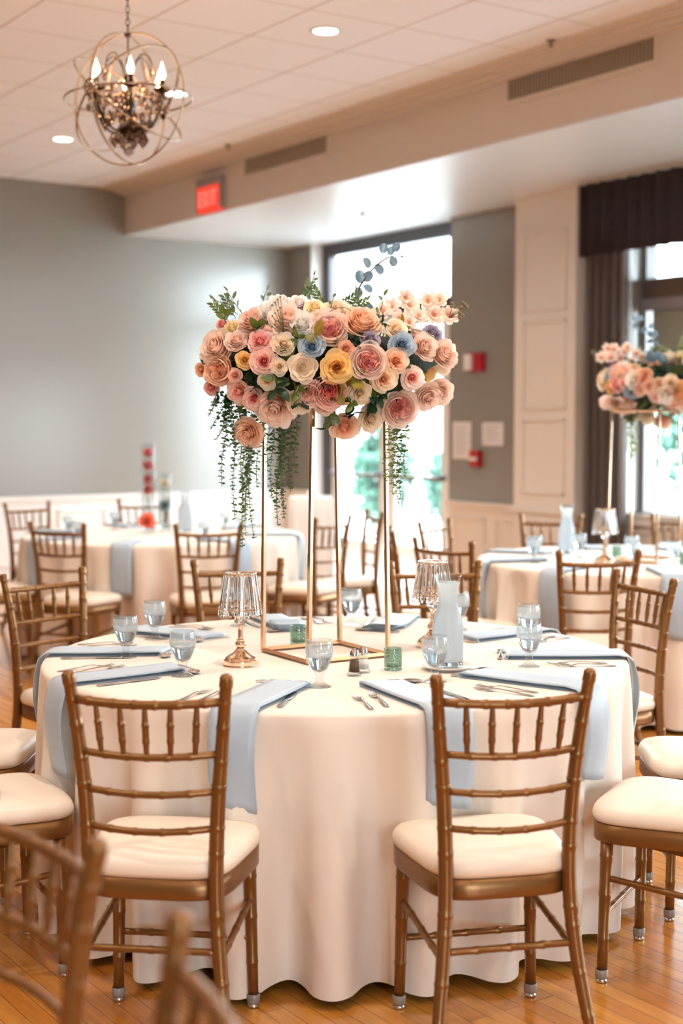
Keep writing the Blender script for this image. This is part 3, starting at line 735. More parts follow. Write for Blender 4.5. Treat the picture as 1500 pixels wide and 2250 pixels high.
def frame_at(c, phi):
    """origin c, phi = azimuth in degrees, 0 towards the camera, + to the right"""
    a = R(phi); return Vector((math.sin(a), -math.cos(a), 0)), Vector((math.cos(a), math.sin(a), 0))
def napkin_mesh(skew=.05, inner=.56, hang=.25, w=.064, seed=1):
    """local: -Y points out from the table centre, X to the diner's right; origin at table centre, z from the floor"""
    rnd = random.Random(seed)
    path = []
    th = .0045
    # lower layer end, loop, upper layer : build centre line of the top surface
    for k in range(7):   # rolled inner end
        a = math.pi * k / 6; path.append((inner - .010 * math.sin(a), TZ + .008 - .0075 * math.cos(a)))
    for r in (.62, .70, .78, .85, .895): path.append((r, TZ + .0155 - .002 * math.sin((r - .56) * 9)))
    path += [(.922, TZ + .009), (.938, TZ - .006), (.945, TZ - .03)]
    for k in range(1, 9): path.append((.948 + .010 * math.sin(k * .5), TZ - .03 - (hang - .03) * k / 8))
    bm = BM(); NX = 6; top = []
    for i, (r, z) in enumerate(path):
        row = []
        for k in range(NX + 1):
            u = k / NX * 2 - 1; f = (r - inner) / .36; sk = skew * (1 - min(1, max(0, f)))
            ww = w * (.93 + .07 * min(1, max(0, f)))
            hz = 0
            if i > 14: hz = -.012 * u * (i - 14) / 8
            rr = r + (.006 * math.cos(u * 3) * max(0, (i - 13) / 8) if i > 13 else 0)
            row.append(bm.verts.new((u * ww - sk, -math.sqrt(max(0, rr * rr - (u * ww) ** 2)) if i > 11 else -rr - .01 * u, z + hz)))
        top.append(row)
    for A_, B_ in zip(top, top[1:]):
        for k in range(NX): bm.faces.new((A_[k], A_[k + 1], B_[k + 1], B_[k]))
    bmesh.ops.recalc_face_normals(bm, faces=bm.faces)
    bmesh.ops.solidify(bm, geom=bm.faces[:], thickness=.0035)
    # under layer lying on the cloth
    lo = []
    for r in (inner + .004, .65, .75, .85, .9):
        lo.append([bm.verts.new((u * w * .97 - skew * (1 - min(1, max(0, (r - inner) / .36))), -r - .01 * u, TZ + .001)) for u in (-1, -.33, .33, 1)])
    for A_, B_ in zip(lo, lo[1:]):
        for k in range(3): bm.faces.new((A_[k], A_[k + 1], B_[k + 1], B_[k]))
    return bm
def cutlery_fork():
    bm = BM(); L = .19
    # handle along -Y (outwards), tines towards +Y (table centre)
    pts = []; W_ = []
    prof = [(0, .0062, .001), (.01, .0075, .0015), (.04, .006, .003), (.08, .0036, .006), (.11, .003, .008), (.122, .006, .007), (.132, .0105, .004), (.142, .0118, .002)]
    rows = []
    for y, hw, z in prof:
        rows.append([bm.verts.new((x * hw, y, z + (.0012 if abs(x) < .5 else 0) + .0012)) for x in (-1, 0, 1)])
    for A_, B_ in zip(rows, rows[1:]):
        for k in range(2): bm.faces.new((A_[k], A_[k + 1], B_[k + 1], B_[k]))
    for k in range(4):
        x = -.0103 + k * .0069; rr = []
        for y, z, hw in ((.142, .0032, .0016), (.155, .001, .0014), (.17, .0012, .0012), (.186, .0045, .0007)):
            rr.append([bm.verts.new((x + s * hw, y, z + .0004)) for s in (-1, 1)])
        for A_, B_ in zip(rr, rr[1:]): bm.faces.new((A_[0], A_[1], B_[1], B_[0]))
    bmesh.ops.recalc_face_normals(bm, faces=bm.faces); bmesh.ops.solidify(bm, geom=bm.faces[:], thickness=.0012)
    return bm
def strip(bm, prof, cup=0, th=.0014):
    rows = []
    for y, hw, z in prof:
        rows.append([bm.verts.new((x * hw, y, z + cup * hw * hw * 90 * (x * x - 1) * (1 if y > .125 else 0) + .0025)) for x in (-1, -.5, 0, .5, 1)])
    for A_, B_ in zip(rows, rows[1:]):
        for k in range(4): bm.faces.new((A_[k], A_[k + 1], B_[k + 1], B_[k]))
    bmesh.ops.recalc_face_normals(bm, faces=bm.faces); bmesh.ops.solidify(bm, geom=bm.faces[:], thickness=th)
    return bm
def cutlery_spoon():
    return strip(BM(), [(0, .0062, .001), (.012, .0075, .002), (.04, .006, .004), (.08, .0034, .007), (.108, .003, .008), (.118, .006, .007), (.127, .013, .006), (.14, .0178, .0055), (.152, .0175, .005), (.163, .013, .004), (.170, .006, .003), (.172, .001, .003)], .3)
def cutlery_knife():
    return strip(BM(), [(0, .006, .001), (.01, .0085, .002), (.05, .008, .003), (.09, .0055, .003), (.10, .006, .003), (.11, .009, .002), (.15, .0095, .001), (.19, .008, .001), (.205, .004, .001), (.21, .0008, .001)], 0, .0016)
PROT = {}
def item(key, name, make, m, cat):
    """first call builds, later calls copy"""
    def put(c, phi, out, right, rot, label, group, dz=0):
        o_, r_ = frame_at(c, phi)
        p = Vector((c[0], c[1], TZ + dz)) + o_ * out + r_ * right
        rz = R(phi) + R(rot)
        if key not in PROT:
            o = obj(name, make(), m); PROT[key] = o
        else:
            o = PROT[key].copy(); COL.objects.link(o)
        o.location = p; o.rotation_euler = (0, 0, rz); tag(o, label, cat, group); return o
    return put
put_fork = item('fork', 'fork', cutlery_fork, M_steel, 'fork')
put_spoon = item('spoon', 'spoon', cutlery_spoon, M_steel, 'spoon')
put_knife = item('knife', 'table_knife', cutlery_knife, M_steel, 'knife')
PLACES = [(-16, 'front left place'), (18.5, 'front right place'), (50, 'right place nearest the camera'), (88, 'middle right place'), (126, 'rear right place'),
          (164, 'far place behind the carafe'), (-162, 'far place behind the left crystal lamp'), (-126, 'rear left place'), (-91, 'middle left place'), (-57, 'left place nearest the camera')]
for i, (phi, nm) in enumerate(PLACES):
    bm = napkin_mesh(skew=(.045 if phi > 0 else -.03) if abs(phi) < 30 else .02, seed=i, inner=.55 if abs(phi) < 150 else .64, hang=.25)
    o = obj('napkin', bm, M_napkin, loc=(CM[0], CM[1], 0)); o.rotation_euler = (0, 0, R(phi)); tag(o, 'blue napkin hanging over the edge at the ' + nm, 'napkin', 'napkins on the main table')
    put_fork(CM, phi, .86, -.185, -6 if abs(phi) < 30 else 4, 'outer steel fork at the ' + nm + ' of the main table', 'forks on the main table')
    put_fork(CM, phi, .84, -.135, -7 if abs(phi) < 30 else 8, 'inner steel fork beside the napkin at the ' + nm, 'forks on the main table')
    put_knife(CM, phi, .855, .098, 6, 'steel knife beside the napkin at the ' + nm, 'knives on the main table')
    put_spoon(CM, phi, .515, -.085, -97, 'steel spoon lying crosswise above the napkin at the ' + nm, 'spoons on the main table')

# ------------------------------------------------------------------ glassware
def make_goblet(fill=.085, frost=True):
    t = thing('water_goblet', '', 'glass')
    outer = smoothprof([(0, 0), (.031, 0), (.0315, .002), (.024, .006), (.014, .012), (.0105, .020), (.0118, .026), (.0100, .030), (.0135, .037), (.0215, .048), (.0300, .065), (.0362, .085), (.0388, .104), (.0370, .120), (.0345, .133)], 3)
    inner = smoothprof([(.0330, .133), (.0352, .120), (.0368, .104), (.0344, .086), (.0280, .066), (.0190, .049), (0, .040)], 3)
    bm = BM(); lathe(bm, outer + inner, 36); obj('goblet_body', bm, M_glass, t)
    wprof = [(r - .0002, z) for r, z in inner if z < fill][::-1]; r_top = wprof[-1][0]
    bm = BM(); lathe(bm, wprof + [(r_top, fill), (0, fill)], 36); obj('water', bm, M_water, t)
    if frost:
        fr = [(r + .0004, z) for r, z in outer if fill - .012 < z < .126]; bm = BM(); lathe(bm, fr, 36); obj('condensation', bm, M_frost, t)
    learn(t); return t
gob = make_goblet(.092); used = []
GMAIN = [((-.678, 4.439), 'stemmed water goblet at the middle left place, leftmost of all'), ((-.637, 4.814), 'stemmed water goblet at the rear left place'), ((-.462, 4.11), 'stemmed water goblet left of the left crystal lamp, nearest the camera'),
    ((-.062, 3.938), 'stemmed water goblet in front of the gold stand, centre front'), ((.037, 5.175), 'stemmed water goblet behind the stand, between the poles'), ((.266, 4.015), 'stemmed water goblet in front of the tall carafe'),
    ((.568, 4.272), 'front of the two stacked-looking water goblets on the right'), ((.625, 4.72), 'rear of the two stacked-looking water goblets on the right'), ((-.373, 5.14), 'stemmed water goblet hidden behind the left crystal lamp'), ((.418, 5.04), 'stemmed water goblet half hidden behind the tall carafe')]
def put_goblet(p, lb, gr, rz=0):
    if not used:
        gob.location = (*p, TZ); gob['label'] = lb; gob['group'] = gr; used.append(1)
    else: dup(gob, (*p, TZ), rz, lb, gr)
for i, (p, lb) in enumerate(GMAIN): put_goblet(p, lb, 'water goblets on the main table', i)

def make_carafe():
    t = thing('water_carafe', '', 'carafe')
    outer = smoothprof([(0, .001), (.040, .001), (.0455, .006), (.0462, .02), (.0462, .08), (.0455, .120), (.040, .152), (.0320, .178), (.0285, .200), (.0285, .222), (.0310, .240), (.0370, .262), (.0405, .275)], 3)
    inner = smoothprof([(.0385, .275), (.0350, .262), (.0290, .240), (.0265, .222), (.0265, .200), (.030, .178), (.038, .152), (.0435, .120), (.0442, .08), (.0442, .02), (.043, .008), (0, .006)], 3)
    bm = BM(); lathe(bm, outer + inner, 40); obj('carafe_body', bm, M_glass, t)
    wp = [(r - .0002, z) for r, z in inner if z < .20][::-1]; bm = BM(); lathe(bm, wp + [(wp[-1][0], .20), (0, .20)], 40); obj('water', bm, M_water, t)
    bm = BM(); lathe(bm, [(r + .0005, z) for r, z in outer if .012 < z < .262], 40); obj('condensation', bm, M_frostheavy, t)
    learn(t); return t
car = make_carafe(); car.location = (.318, 4.225, TZ + .007); car['label'] = 'tall frosted glass water carafe standing on a white saucer'; car['group'] = 'glass water carafes'
bm = BM(); lathe(bm, smoothprof([(0, .0), (.045, .0), (.050, .004), (.070, .008), (.080, .0125), (.0815, .014), (.079, .0145), (.068, .010), (.052, .0065), (0, .0060)], 3), 48)
o = obj('saucer', bm, M_porcelain, loc=(.318, 4.222, TZ)); tag(o, 'round white porcelain saucer under the tall carafe', 'saucer')

def make_votive():
    t = thing('votive_holder', '', 'votive')
    prof = [(0, 0), (.026, 0), (.0275, .003)]
    for k in range(24):
        z = .004 + .058 * k / 23; prof.append((.0272 + .0007 * math.sin(k * 2.1), z))
    prof += [(.0275, .065), (.0262, .066), (.0250, .064), (.0250, .010), (0, .009)]
    bm = BM(); n = 40; lathe(bm, prof, n)
    for v in bm.verts:   # pressed-glass pattern
        r = math.hypot(v.co.x, v.co.y)
        if r > .0268 and .008 < v.co.z < .06:
            a = math.atan2(v.co.y, v.co.x); k = 1 + .03 * math.sin(10 * a) * math.sin(v.co.z * 260)
            v.co.x *= k; v.co.y *= k
    obj('holder_glass', bm, M_votive, t)
    bm = BM(); lathe(bm, [(0, .0095), (.018, .0095), (.018, .02), (0, .02)], 20); obj('tealight', bm, mat('white_wax', '#e9e2d2', .5), t)
    learn(t); return t
vot = make_votive(); vot.location = (-.144, 4.695, TZ); vot['label'] = 'green pressed-glass votive holder inside the gold stand, farther one'; vot['group'] = 'green votive holders'
dup(vot, (.154, 4.215, TZ), .4, 'green pressed-glass votive holder beside the pepper shaker, nearer one')

def make_shaker(name, cm, lb, loc):
    t = thing(name, lb, 'shaker', loc, 0, 'salt and pepper shakers')
    n = 10; bm = BM(); lathe(bm, [(0, 0), (.021, 0), (.0215, .003), (.0195, .010), (.0130, .052), (.0118, .056), (.0105, .056), (.0115, .050), (.0165, .012), (0, .008)], n); obj('shaker_glass', bm, M_glass, t, False)
    bm = BM(); lathe(bm, [(0, .0085), (.0163, .0125), (.0127, .042), (0, .042)], n); obj('filling', bm, cm, t)
    bm = BM(); lathe(bm, smoothprof([(.0128, .053), (.0135, .056), (.0135, .062), (.0118, .068), (.0095, .074), (.005, .0785), (0, .0795)], 3), 24); obj('cap', bm, M_chrome, t)
make_shaker('pepper_shaker', M_pepper, 'faceted glass shaker filled with brown pepper, chrome cap', (.037, 4.115, TZ))
make_shaker('salt_shaker', M_salt, 'faceted glass salt shaker behind the pepper shaker', (.064, 4.165, TZ))

# ------------------------------------------------------------------ crystal table lamps
def make_lamp():
    t = thing('crystal_table_lamp', '', 'lamp')
    bm = BM(); lathe(bm, smoothprof([(0, 0), (.050, 0), (.052, .002), (.052, .014), (.0515, .0165), (.049, .018), (.046, .024), (.038, .030), (.026, .037), (.017, .045), (.0125, .052)], 3), 48); b = obj('base', bm, M_gold, t)
    bm = BM(); lathe(bm, smoothprof([(.0125, .050), (.010, .053), (.0155, .058), (.0165, .064), (.0155, .070), (.0105, .075), (.012, .078), (.0085, .081), (.0085, .083), (.0078, .118), (.010, .121), (0, .122)], 3), 28); obj('stem', bm, M_gold, t)
    bm = BM(); bmesh.ops.create_icosphere(bm, subdivisions=2, radius=.0205, matrix=Matrix.Translation((0, 0, .139)) @ Matrix.Diagonal((1, 1, .85, 1))); obj('crystal_ball', bm, M_crystal, t, False)
    bm = BM(); lathe(bm, smoothprof([(0, .154), (.010, .156), (.0135, .160), (.010, .164), (.012, .168), (.03, .172), (.034, .176), (0, .177)], 2), 24); obj('neck', bm, M_gold, t)
    # gold tier under the shade
    bm = BM(); ringtube(bm, (0, 0, .172), (1, 0, 0), (0, 1, 0), .060, .0016, 48); ringtube(bm, (0, 0, .190), (1, 0, 0), (0, 1, 0), .030, .0016, 32)
    for k in range(8):
        a = k * math.pi / 4; tube(bm, [(.012 * math.cos(a), .012 * math.sin(a), .170), (.060 * math.cos(a), .060 * math.sin(a), .172)], .0012, 6)
    lathe(bm, [(.020, .176), (.030, .178), (.031, .196), (.029, .196), (.028, .180), (0, .178)], 24); obj('candle_cup', bm, M_gold, t)
    for k in range(12):
        a = k * math.pi / 6; bm = BM(); bmesh.ops.create_icosphere(bm, subdivisions=1, radius=.0048, matrix=Matrix.Translation((.044 * math.cos(a), .044 * math.sin(a), .181))); 
        obj('crystal_bead', bm, M_crystal, t, False)
    bm = BM(); lathe(bm, [(.0335, .279), (.0495, .279), (.0500, .281), (.0495, .283), (.0335, .283), (.0335, .279)], 48); obj('shade_ring', bm, M_gold, t)
    NP = 22
    for k in range(NP):
        a = 2 * math.pi * k / NP; ca, sa = math.cos(a), math.sin(a); bm = BM(); rows = []
        for r, z, hw, d in ((.0465, .278, .0052, .0032), (.0475, .274, .0060, .004), (.0640, .158, .0080, .005), (.0652, .152, .0050, .0035), (.0655, .150, .001, .001)):
            pts = []
            for u, v in ((-1, 0), (-.5, 1), (.5, 1), (1, 0), (.5, -1), (-.5, -1)):
                rr = r + v * d; pts.append(bm.verts.new((rr * ca - u * hw * sa, rr * sa + u * hw * ca, z)))
            rows.append(pts)
        for A_, B_ in zip(rows, rows[1:]):
            for q in range(6): bm.faces.new((A_[q], A_[(q + 1) % 6], B_[(q + 1) % 6], B_[q]))
        bm.faces.new(rows[0]); bm.faces.new(rows[-1][::-1]); obj('crystal_prism', bm, M_crystal, t, False)
    learn(t); return t
lamp = make_lamp(); lamp.location = (-.307, 4.296, TZ); lamp['label'] = 'gold table lamp with crystal prism shade, left of the flower stand'; lamp['group'] = 'crystal table lamps'
dup(lamp, (.300, 4.655, TZ), .1, 'gold table lamp with crystal prism shade, partly behind the carafe')
dup(lamp, (1.385, 7.46, TZ), .2, 'blurred gold and crystal table lamp on the right background table')

# ------------------------------------------------------------------ gold flower stand
def make_stand():
    t = thing('flower_stand', '', 'stand')
    q = .0065
    e1 = Vector((math.cos(R(-58.3)), math.sin(R(-58.3)), 0)); e2 = Vector((math.cos(R(31.7)), math.sin(R(31.7)), 0)); s = .29
    corners = [(-.5, -.5), (.5, -.5), (.5, .5), (-.5, .5)]
    lo = [e1 * (u * s) + e2 * (v * s) for u, v in corners]
    hi = [e1 * (u * s * .92) + e2 * (v * s * .95) for u, v in corners]
    rot = Matrix.Rotation(R(4), 3, 'Z'); hi = [rot @ v for v in hi]
    HT = .80
    bm = BM()
    for i in range(4): tube(bm, [lo[i] + Vector((0, 0, q)), lo[(i + 1) % 4] + Vector((0, 0, q))], q * 1.414 * .95, 4)
    obj('base_frame', bm, M_standgold, t, False)
    for i in range(4):
        bm = BM(); a = lo[i] + Vector((0, 0, q)); b = hi[i] + Vector((0, 0, HT)); m = a.lerp(b, .42)
        tube(bm, [a, m], q * 1.30, 4); tube(bm, [m, b], q * 1.15, 4); obj('pole', bm, M_standgold, t, False)
    bm = BM()
    for i in range(4): tube(bm, [hi[i] + Vector((0, 0, HT)), hi[(i + 1) % 4] + Vector((0, 0, HT))], q * 1.1, 4)
    tube(bm, [hi[0] + Vector((0, 0, HT)), hi[2] + Vector((0, 0, HT))], .004, 6); tube(bm, [hi[1] + Vector((0, 0, HT)), hi[3] + Vector((0, 0, HT))], .004, 6)
    obj('top_frame', bm, M_standgold, t, False)
    learn(t); return t
stand = make_stand(); stand.location = (-.053, 4.497, TZ); stand['label'] = 'tall rose-gold metal frame stand carrying the large floral centrepiece'; stand['group'] = 'gold flower stands'
dup(stand, (1.62, 7.6, TZ), R(20), 'blurred tall metal frame stand on the right background table')

# ------------------------------------------------------------------ blooms
def petal(bm, lay, ang, r0, L, width, tilt0, tilt1, tone0, tone1, ruf, seed, nz=0, NU=6, NV=6, notch=0):
    rnd = random.Random(seed); ph = rnd.uniform(0, 6); rows = []
    rr, zz = r0, nz; prof = [(rr, zz)]
    for j in range(1, NV + 1):
        t = (j - .5) / NV; ti = tilt0 + (tilt1 - tilt0) * t ** 1.6
        rr += L / NV * math.sin(ti); zz += L / NV * math.cos(ti); prof.append((rr, zz))
    rmax = max(p[0] for p in prof)
    for j, (r, z) in enumerate(prof):
        v = j / NV; wf = .45 + .55 * math.sin(math.pi * .5 * min(1, v * 1.5))
        row = []
        for i in range(NU + 1):
            u = i / NU * 2 - 1
            rad = max(r, .1); off = u * width * wf / rad; off = max(-1.35, min(1.35, off))
            edge = 1 - .20 * abs(u) ** 2.5 - notch * math.exp(-u * u * 14)   # rounded outline
            k = r0 + (r - r0) * (1 - (1 - edge) * v); zk = nz + (z - nz) * (1 - (1 - edge) * v * (1 if z > nz else .4))
            rf = ruf * v * v * math.sin(3.6 * u + ph)
            a = ang + off; R_ = k + rf * .5 + .035 * u * v
            vv = bm.verts.new((R_ * math.cos(a), R_ * math.sin(a), zk + rf * .7)); vv[lay] = tone0 + (tone1 - tone0) * v; row.append(vv)
        rows.append(row)
    for A_, B_ in zip(rows, rows[1:]):
        for i in range(NU): bm.faces.new((A_[i], A_[i + 1], B_[i + 1], B_[i]))
def bloom_mesh(kind, seed):
    bm = BM(); lay = bm.verts.layers.float.new('tone'); rnd = random.Random(seed)
    def P(*a, **k): petal(bm, lay, *a, **k)
    D = R
    if kind == 'rose':      # tight spiral heart, outer petals rolling back
        N = 24
        for i in range(N):
            t = i / (N - 1); a = i * 2.4 + rnd.uniform(-.12, .12)
            P(a, .05 + .33 * t, .62 - .02 * t, .16 + .46 * t, D(4 + 26 * t), D(-6 + 98 * t ** 1.25), .0 + .45 * t, .25 + .85 * t, .01 + .05 * t, seed * 99 + i, nz=.16 - .34 * t)
    elif kind == 'peony':   # many ruffled incurving petals, a ball
        N = 52
        for i in range(N):
            t = i / (N - 1); a = i * 2.4 + rnd.uniform(-.35, .35)
            P(a, .06 + .38 * t, .60 + .12 * t + rnd.uniform(-.05, .05), .20 + .36 * t, D(2 + 42 * t), D(-10 + 74 * t + rnd.uniform(-12, 12)), .15 + .45 * t, .45 + .6 * t, .035 + .055 * t, seed * 77 + i, nz=.22 - .42 * t, notch=.08)
    elif kind == 'garden':  # quartered folded heart inside a cup of broad petals
        for i in range(44):
            t = i / 43; q = i % 5; a = q * 2 * math.pi / 5 + rnd.uniform(-.3, .3)
            P(a, .04 + .42 * t, .36, .13 + .05 * rnd.random(), D(-6), D(14 + 10 * t), 0, .3 + .3 * t, .045, seed * 55 + i, nz=.22 - .06 * t, NU=4, NV=3)
        for i in range(18):
            t = i / 17; a = i * 2.4 + rnd.uniform(-.15, .15)
            P(a, .42 + .08 * t, .62 + .06 * t, .50 + .12 * t, D(34 + 10 * t), D(-26 + 70 * t), .5, .95, .02 + .04 * t, seed * 35 + i, nz=-.02 - .14 * t)
    elif kind == 'ranunculus':
        for i in range(24):
            t = i / 23; P(i * 2.4, .03 + .22 * t, .34, .12 + .14 * t, D(0 + 12 * t), D(-28 + 24 * t), .3, .5 + .2 * t, .006, seed * 35 + i, nz=.08, NU=4, NV=4)
        for i in range(15):
            t = i / 14; P(i * 2.4, .28 + .08 * t, .56 + .12 * t, .40 + .06 * t, D(48 + 10 * t), D(-4 + 68 * t), .5, .9 + .1 * t, .02, seed * 3 + i, nz=.02 - .12 * t)
    elif kind == 'blossom':
        for i in range(12):
            t = i // 6; P(i * 2 * math.pi / 6 + t * .5, .08, .85 - .25 * t, .38, D(66 - 22 * t), D(84 - 30 * t), .1 + .1 * t, 1, .07, seed * 13 + i, nz=.0)
        for i in range(14):
            a = i * 2.4; r = .02 * i ** .6
            c = Vector((math.cos(a) * r * 2.2, math.sin(a) * r * 2.2, .2))
            m = bmesh.ops.create_icosphere(bm, subdivisions=1, radius=.035, matrix=Matrix.Translation(c))
            for v in m['verts']: v[lay] = 0
    m = bmesh.ops.create_icosphere(bm, subdivisions=2, radius=.5, matrix=Matrix.Translation((0, 0, -.1 if kind != 'blossom' else -.02)) @ Matrix.Diagonal((1, 1, .5, 1)) if kind != 'blossom' else Matrix.Diagonal((.5, .5, .3, 1)))
    for v in m['verts']: v[lay] = .12
    # normalise to radius 1
    mr = sorted(math.hypot(v.co.x, v.co.y) for v in bm.verts)[int(len(bm.verts) * .985)]
    for v in bm.verts: v.co /= mr
    me = bpy.data.meshes.new(kind); bmesh.ops.recalc_face_normals(bm, faces=bm.faces); bm.to_mesh(me); bm.free()
    for p in me.polygons: p.use_smooth = True
    me.materials.append(PET['blush']); return me
KIND = {'r': 'rose', 'p': 'peony', 'g': 'garden', 'n': 'ranunculus', 'b': 'blossom'}
NAMES = {'r': 'rose', 'p': 'peony', 'g': 'garden_rose', 'n': 'ranunculus', 'b': 'apricot_blossom'}
BL = {k: [bloom_mesh(v, s) for s in (1, 2, 3)] for k, v in KIND.items()}
BCOUNT = [0]
def bloom(k, col, p, d, rad, parent=None):
    BCOUNT[0] += 1
    o = bpy.data.objects.new(NAMES[k], BL[k][BCOUNT[0] % 3]); COL.objects.link(o)
    o.material_slots[0].link = 'OBJECT'; o.material_slots[0].material = PET[col]
    d = Vector(d).normalized(); q = Vector((0, 0, 1)).rotation_difference(d) @ Matrix.Rotation(BCOUNT[0] * 1.7, 3, 'Z').to_quaternion()
    o.rotation_mode = 'QUATERNION'; o.rotation_quaternion = q; o.location = Vector(p); o.scale = (rad,) * 3
    if parent: o.parent = parent
    return o
def leaf(bm, p, d, up, L, w, fold=.25, bend=.2):
    """pointed oval leaf from p along d"""
    d = Vector(d).normalized(); s = d.cross(Vector(up)); 
    if s.length < 1e-3: s = d.cross(Vector((1, 0, .1)))
    s.normalize(); n = s.cross(d); p = Vector(p); mid = []; lft = []; rgt = []
    for j in range(6):
        v = j / 5; wf = math.sin(math.pi * min(1, v * .95 + .05)) ** .8 * w; c = p + d * L * v - n * bend * L * v * v
        mid.append(bm.verts.new(c))
        if 0 < j < 5: lft.append(bm.verts.new(c + s * wf + n * fold * wf)); rgt.append(bm.verts.new(c - s * wf + n * fold * wf))
    for side, fl in ((lft, 0), (rgt, 1)):
        bm.faces.new((mid[0], mid[1], side[0])); 
        for j in range(1, 4): bm.faces.new((mid[j], mid[j + 1], side[j], side[j - 1]))
        bm.faces.new((mid[4], mid[5], side[3]))
def roundleaf(bm, p, d, nrm, r, asp=.85):
    d = Vector(d).normalized(); nrm = Vector(nrm); s = d.cross(nrm).normalized(); nn = s.cross(d); p = Vector(p)
    c = bm.verts.new(p + d * r); ring = [bm.verts.new(p + d * r + d * r * math.cos(a) + s * r * asp * math.sin(a) + nn * r * .22 * math.sin(a) ** 2) for a in [2 * math.pi * k / 10 for k in range(10)]]
    for k in range(10): bm.faces.new((c, ring[k], ring[(k + 1) % 10]))
def sprig(p, d, n, L, w, m, seed, parent, stemL=.06, nm='leaf_sprig'):
    rnd = random.Random(seed); bm = BM(); d = Vector(d).normalized(); p = Vector(p)
    side = d.cross(Vector((rnd.uniform(-1, 1), rnd.uniform(-1, 1), rnd.uniform(-1, 1)))).normalized(); pts = [p, p + d * stemL * .6 + side * .004, p + d * stemL]
    tube(bm, pts, .0012, 5)
    for i in range(n):
        t = (i + 1) / n; q = p + d * stemL * t; rot = Matrix.Rotation(i * 2.6 + seed, 3, d); s = rot @ side
        leaf(bm, q, d * .7 + s * (.9 if i < n - 1 else .1), d.cross(s) + d * .3, L * rnd.uniform(.8, 1.1), w)
    return obj(nm, bm, [m], parent)
def vine(pts, parent, m, seed, r=.0125, sp=.0102, nm='hanging_vine'):
    rnd = random.Random(seed); bm = BM(); P = smoothprof([tuple(q) for q in pts], 8); P = [Vector(q) for q in P]
    tube(bm, P, .0012, 4); L = 0; nxt = .01; tot = sum((P[i + 1] - P[i]).length for i in range(len(P) - 1)); i = 0
    for A_, B_ in zip(P, P[1:]):
        s = (B_ - A_).length
        while nxt < L + s:
            c = A_.lerp(B_, (nxt - L) / s); d = (B_ - A_).normalized(); a = i * 1.57 + rnd.uniform(-.5, .5)
            for sg in (1, -1):
                h = Vector((math.cos(a), math.sin(a), 0)) * sg; q = r * (1.05 - .5 * nxt / tot) * rnd.uniform(.8, 1.2)
                roundleaf(bm, c, h * .9 + Vector((0, 0, rnd.uniform(-.5, .5))), Vector((rnd.uniform(-.7, .7), rnd.uniform(-.9, .3), .8)), q * .72)
            nxt += sp * rnd.uniform(.8, 1.2); i += 1
        L += s
    return obj(nm, bm, m, parent)
FRONT = '''r -0.195 -0.213 0.058 0.036 pink;r -0.182 -0.232 -0.001 0.04 coral;n -0.065 -0.256 -0.021 0.042 cream;p -0.332 -0.143 0.045 0.052 blush;g -0.322 -0.161 -0.026 0.044 peach;r -0.382 -0.104 -0.021 0.021 peach;r -0.259 -0.176 -0.091 0.037 pinkpeach;r -0.272 -0.189 -0.042 0.021 pinkpeach;p -0.148 -0.187 -0.138 0.058 blush;p -0.22 -0.156 0.124 0.047 blushpeach;r -0.241 -0.209 0.004 0.026 yellow;r -0.284 -0.137 0.105 0.024 lightyellow;p -0.132 -0.141 0.165 0.05 white;p -0.114 -0.191 0.127 0.05 blush;p -0.081 -0.137 0.177 0.031 white;p -0.07 -0.212 0.111 0.038 white;r -0.039 -0.251 0.042 0.037 blue;r -0.214 -0.184 -0.112 0.033 coral;r -0.35 -0.115 -0.077 0.024 pink;r -0.174 -0.226 -0.061 0.026 cream;p -0.233 -0.15 -0.217 0.043 peach;r -0.135 -0.244 -0.017 0.025 cream;p -0.267 -0.178 0.064 0.033 blush;r -0.318 -0.09 0.119 0.018 pink;p -0.123 -0.237 0.05 0.033 cream;g -0.042 -0.236 -0.098 0.037 blushpeach;p -0.078 -0.215 -0.123 0.034 cream;r -0.032 -0.167 0.16 0.031 lightyellow;r 0.037 -0.259 -0.019 0.046 yellow;g 0.13 -0.247 -0.001 0.05 pinkcream;r 0.214 -0.222 0.002 0.036 peach;r 0.178 -0.228 -0.055 0.038 peachcream;r 0.264 -0.195 -0.048 0.034 pinkcream;r 0.231 -0.204 0.05 0.038 blue;p 0.111 -0.199 0.12 0.055 peach;g 0.015 -0.228 0.095 0.052 pinkcream;n 0.064 -0.251 0.036 0.023 orange;g 0.014 -0.241 -0.091 0.048 coralpink;p 0.303 -0.167 0.047 0.04 blush;p 0.365 -0.122 0.028 0.045 blush;p 0.316 -0.126 -0.105 0.042 blush;p 0.353 -0.101 -0.091 0.042 blush;g 0.228 -0.149 -0.142 0.052 pinkcream;p 0.141 -0.149 -0.172 0.039 cream;r 0.059 -0.13 -0.196 0.043 peach;p 0.037 -0.179 0.15 0.041 cream;b 0.341 -0.02 0.155 0.026 blossom;b 0.292 -0.056 0.15 0.023 blossom;b 0.388 -0.02 0.152 0.024 blossom;b 0.265 -0.02 0.183 0.023 blossom;b 0.321 -0.02 0.196 0.023 blossom;b 0.252 -0.02 0.206 0.02 blossom;b 0.355 -0.02 0.2 0.022 blossom;b 0.177 -0.11 0.159 0.022 blossom;b 0.206 -0.076 0.175 0.02 blossom;b 0.229 -0.115 0.135 0.02 blossom;b 0.258 -0.114 0.122 0.018 blossom;r 0.215 -0.184 0.098 0.033 cream;p 0.106 -0.228 -0.097 0.033 cream;g 0.001 -0.216 -0.13 0.03 blush;p 0.136 -0.229 0.065 0.027 lavender;p 0.329 -0.118 0.09 0.028 lavender;p -0.171 -0.155 0.145 0.033 white;p -0.018 -0.203 0.128 0.03 cream'''
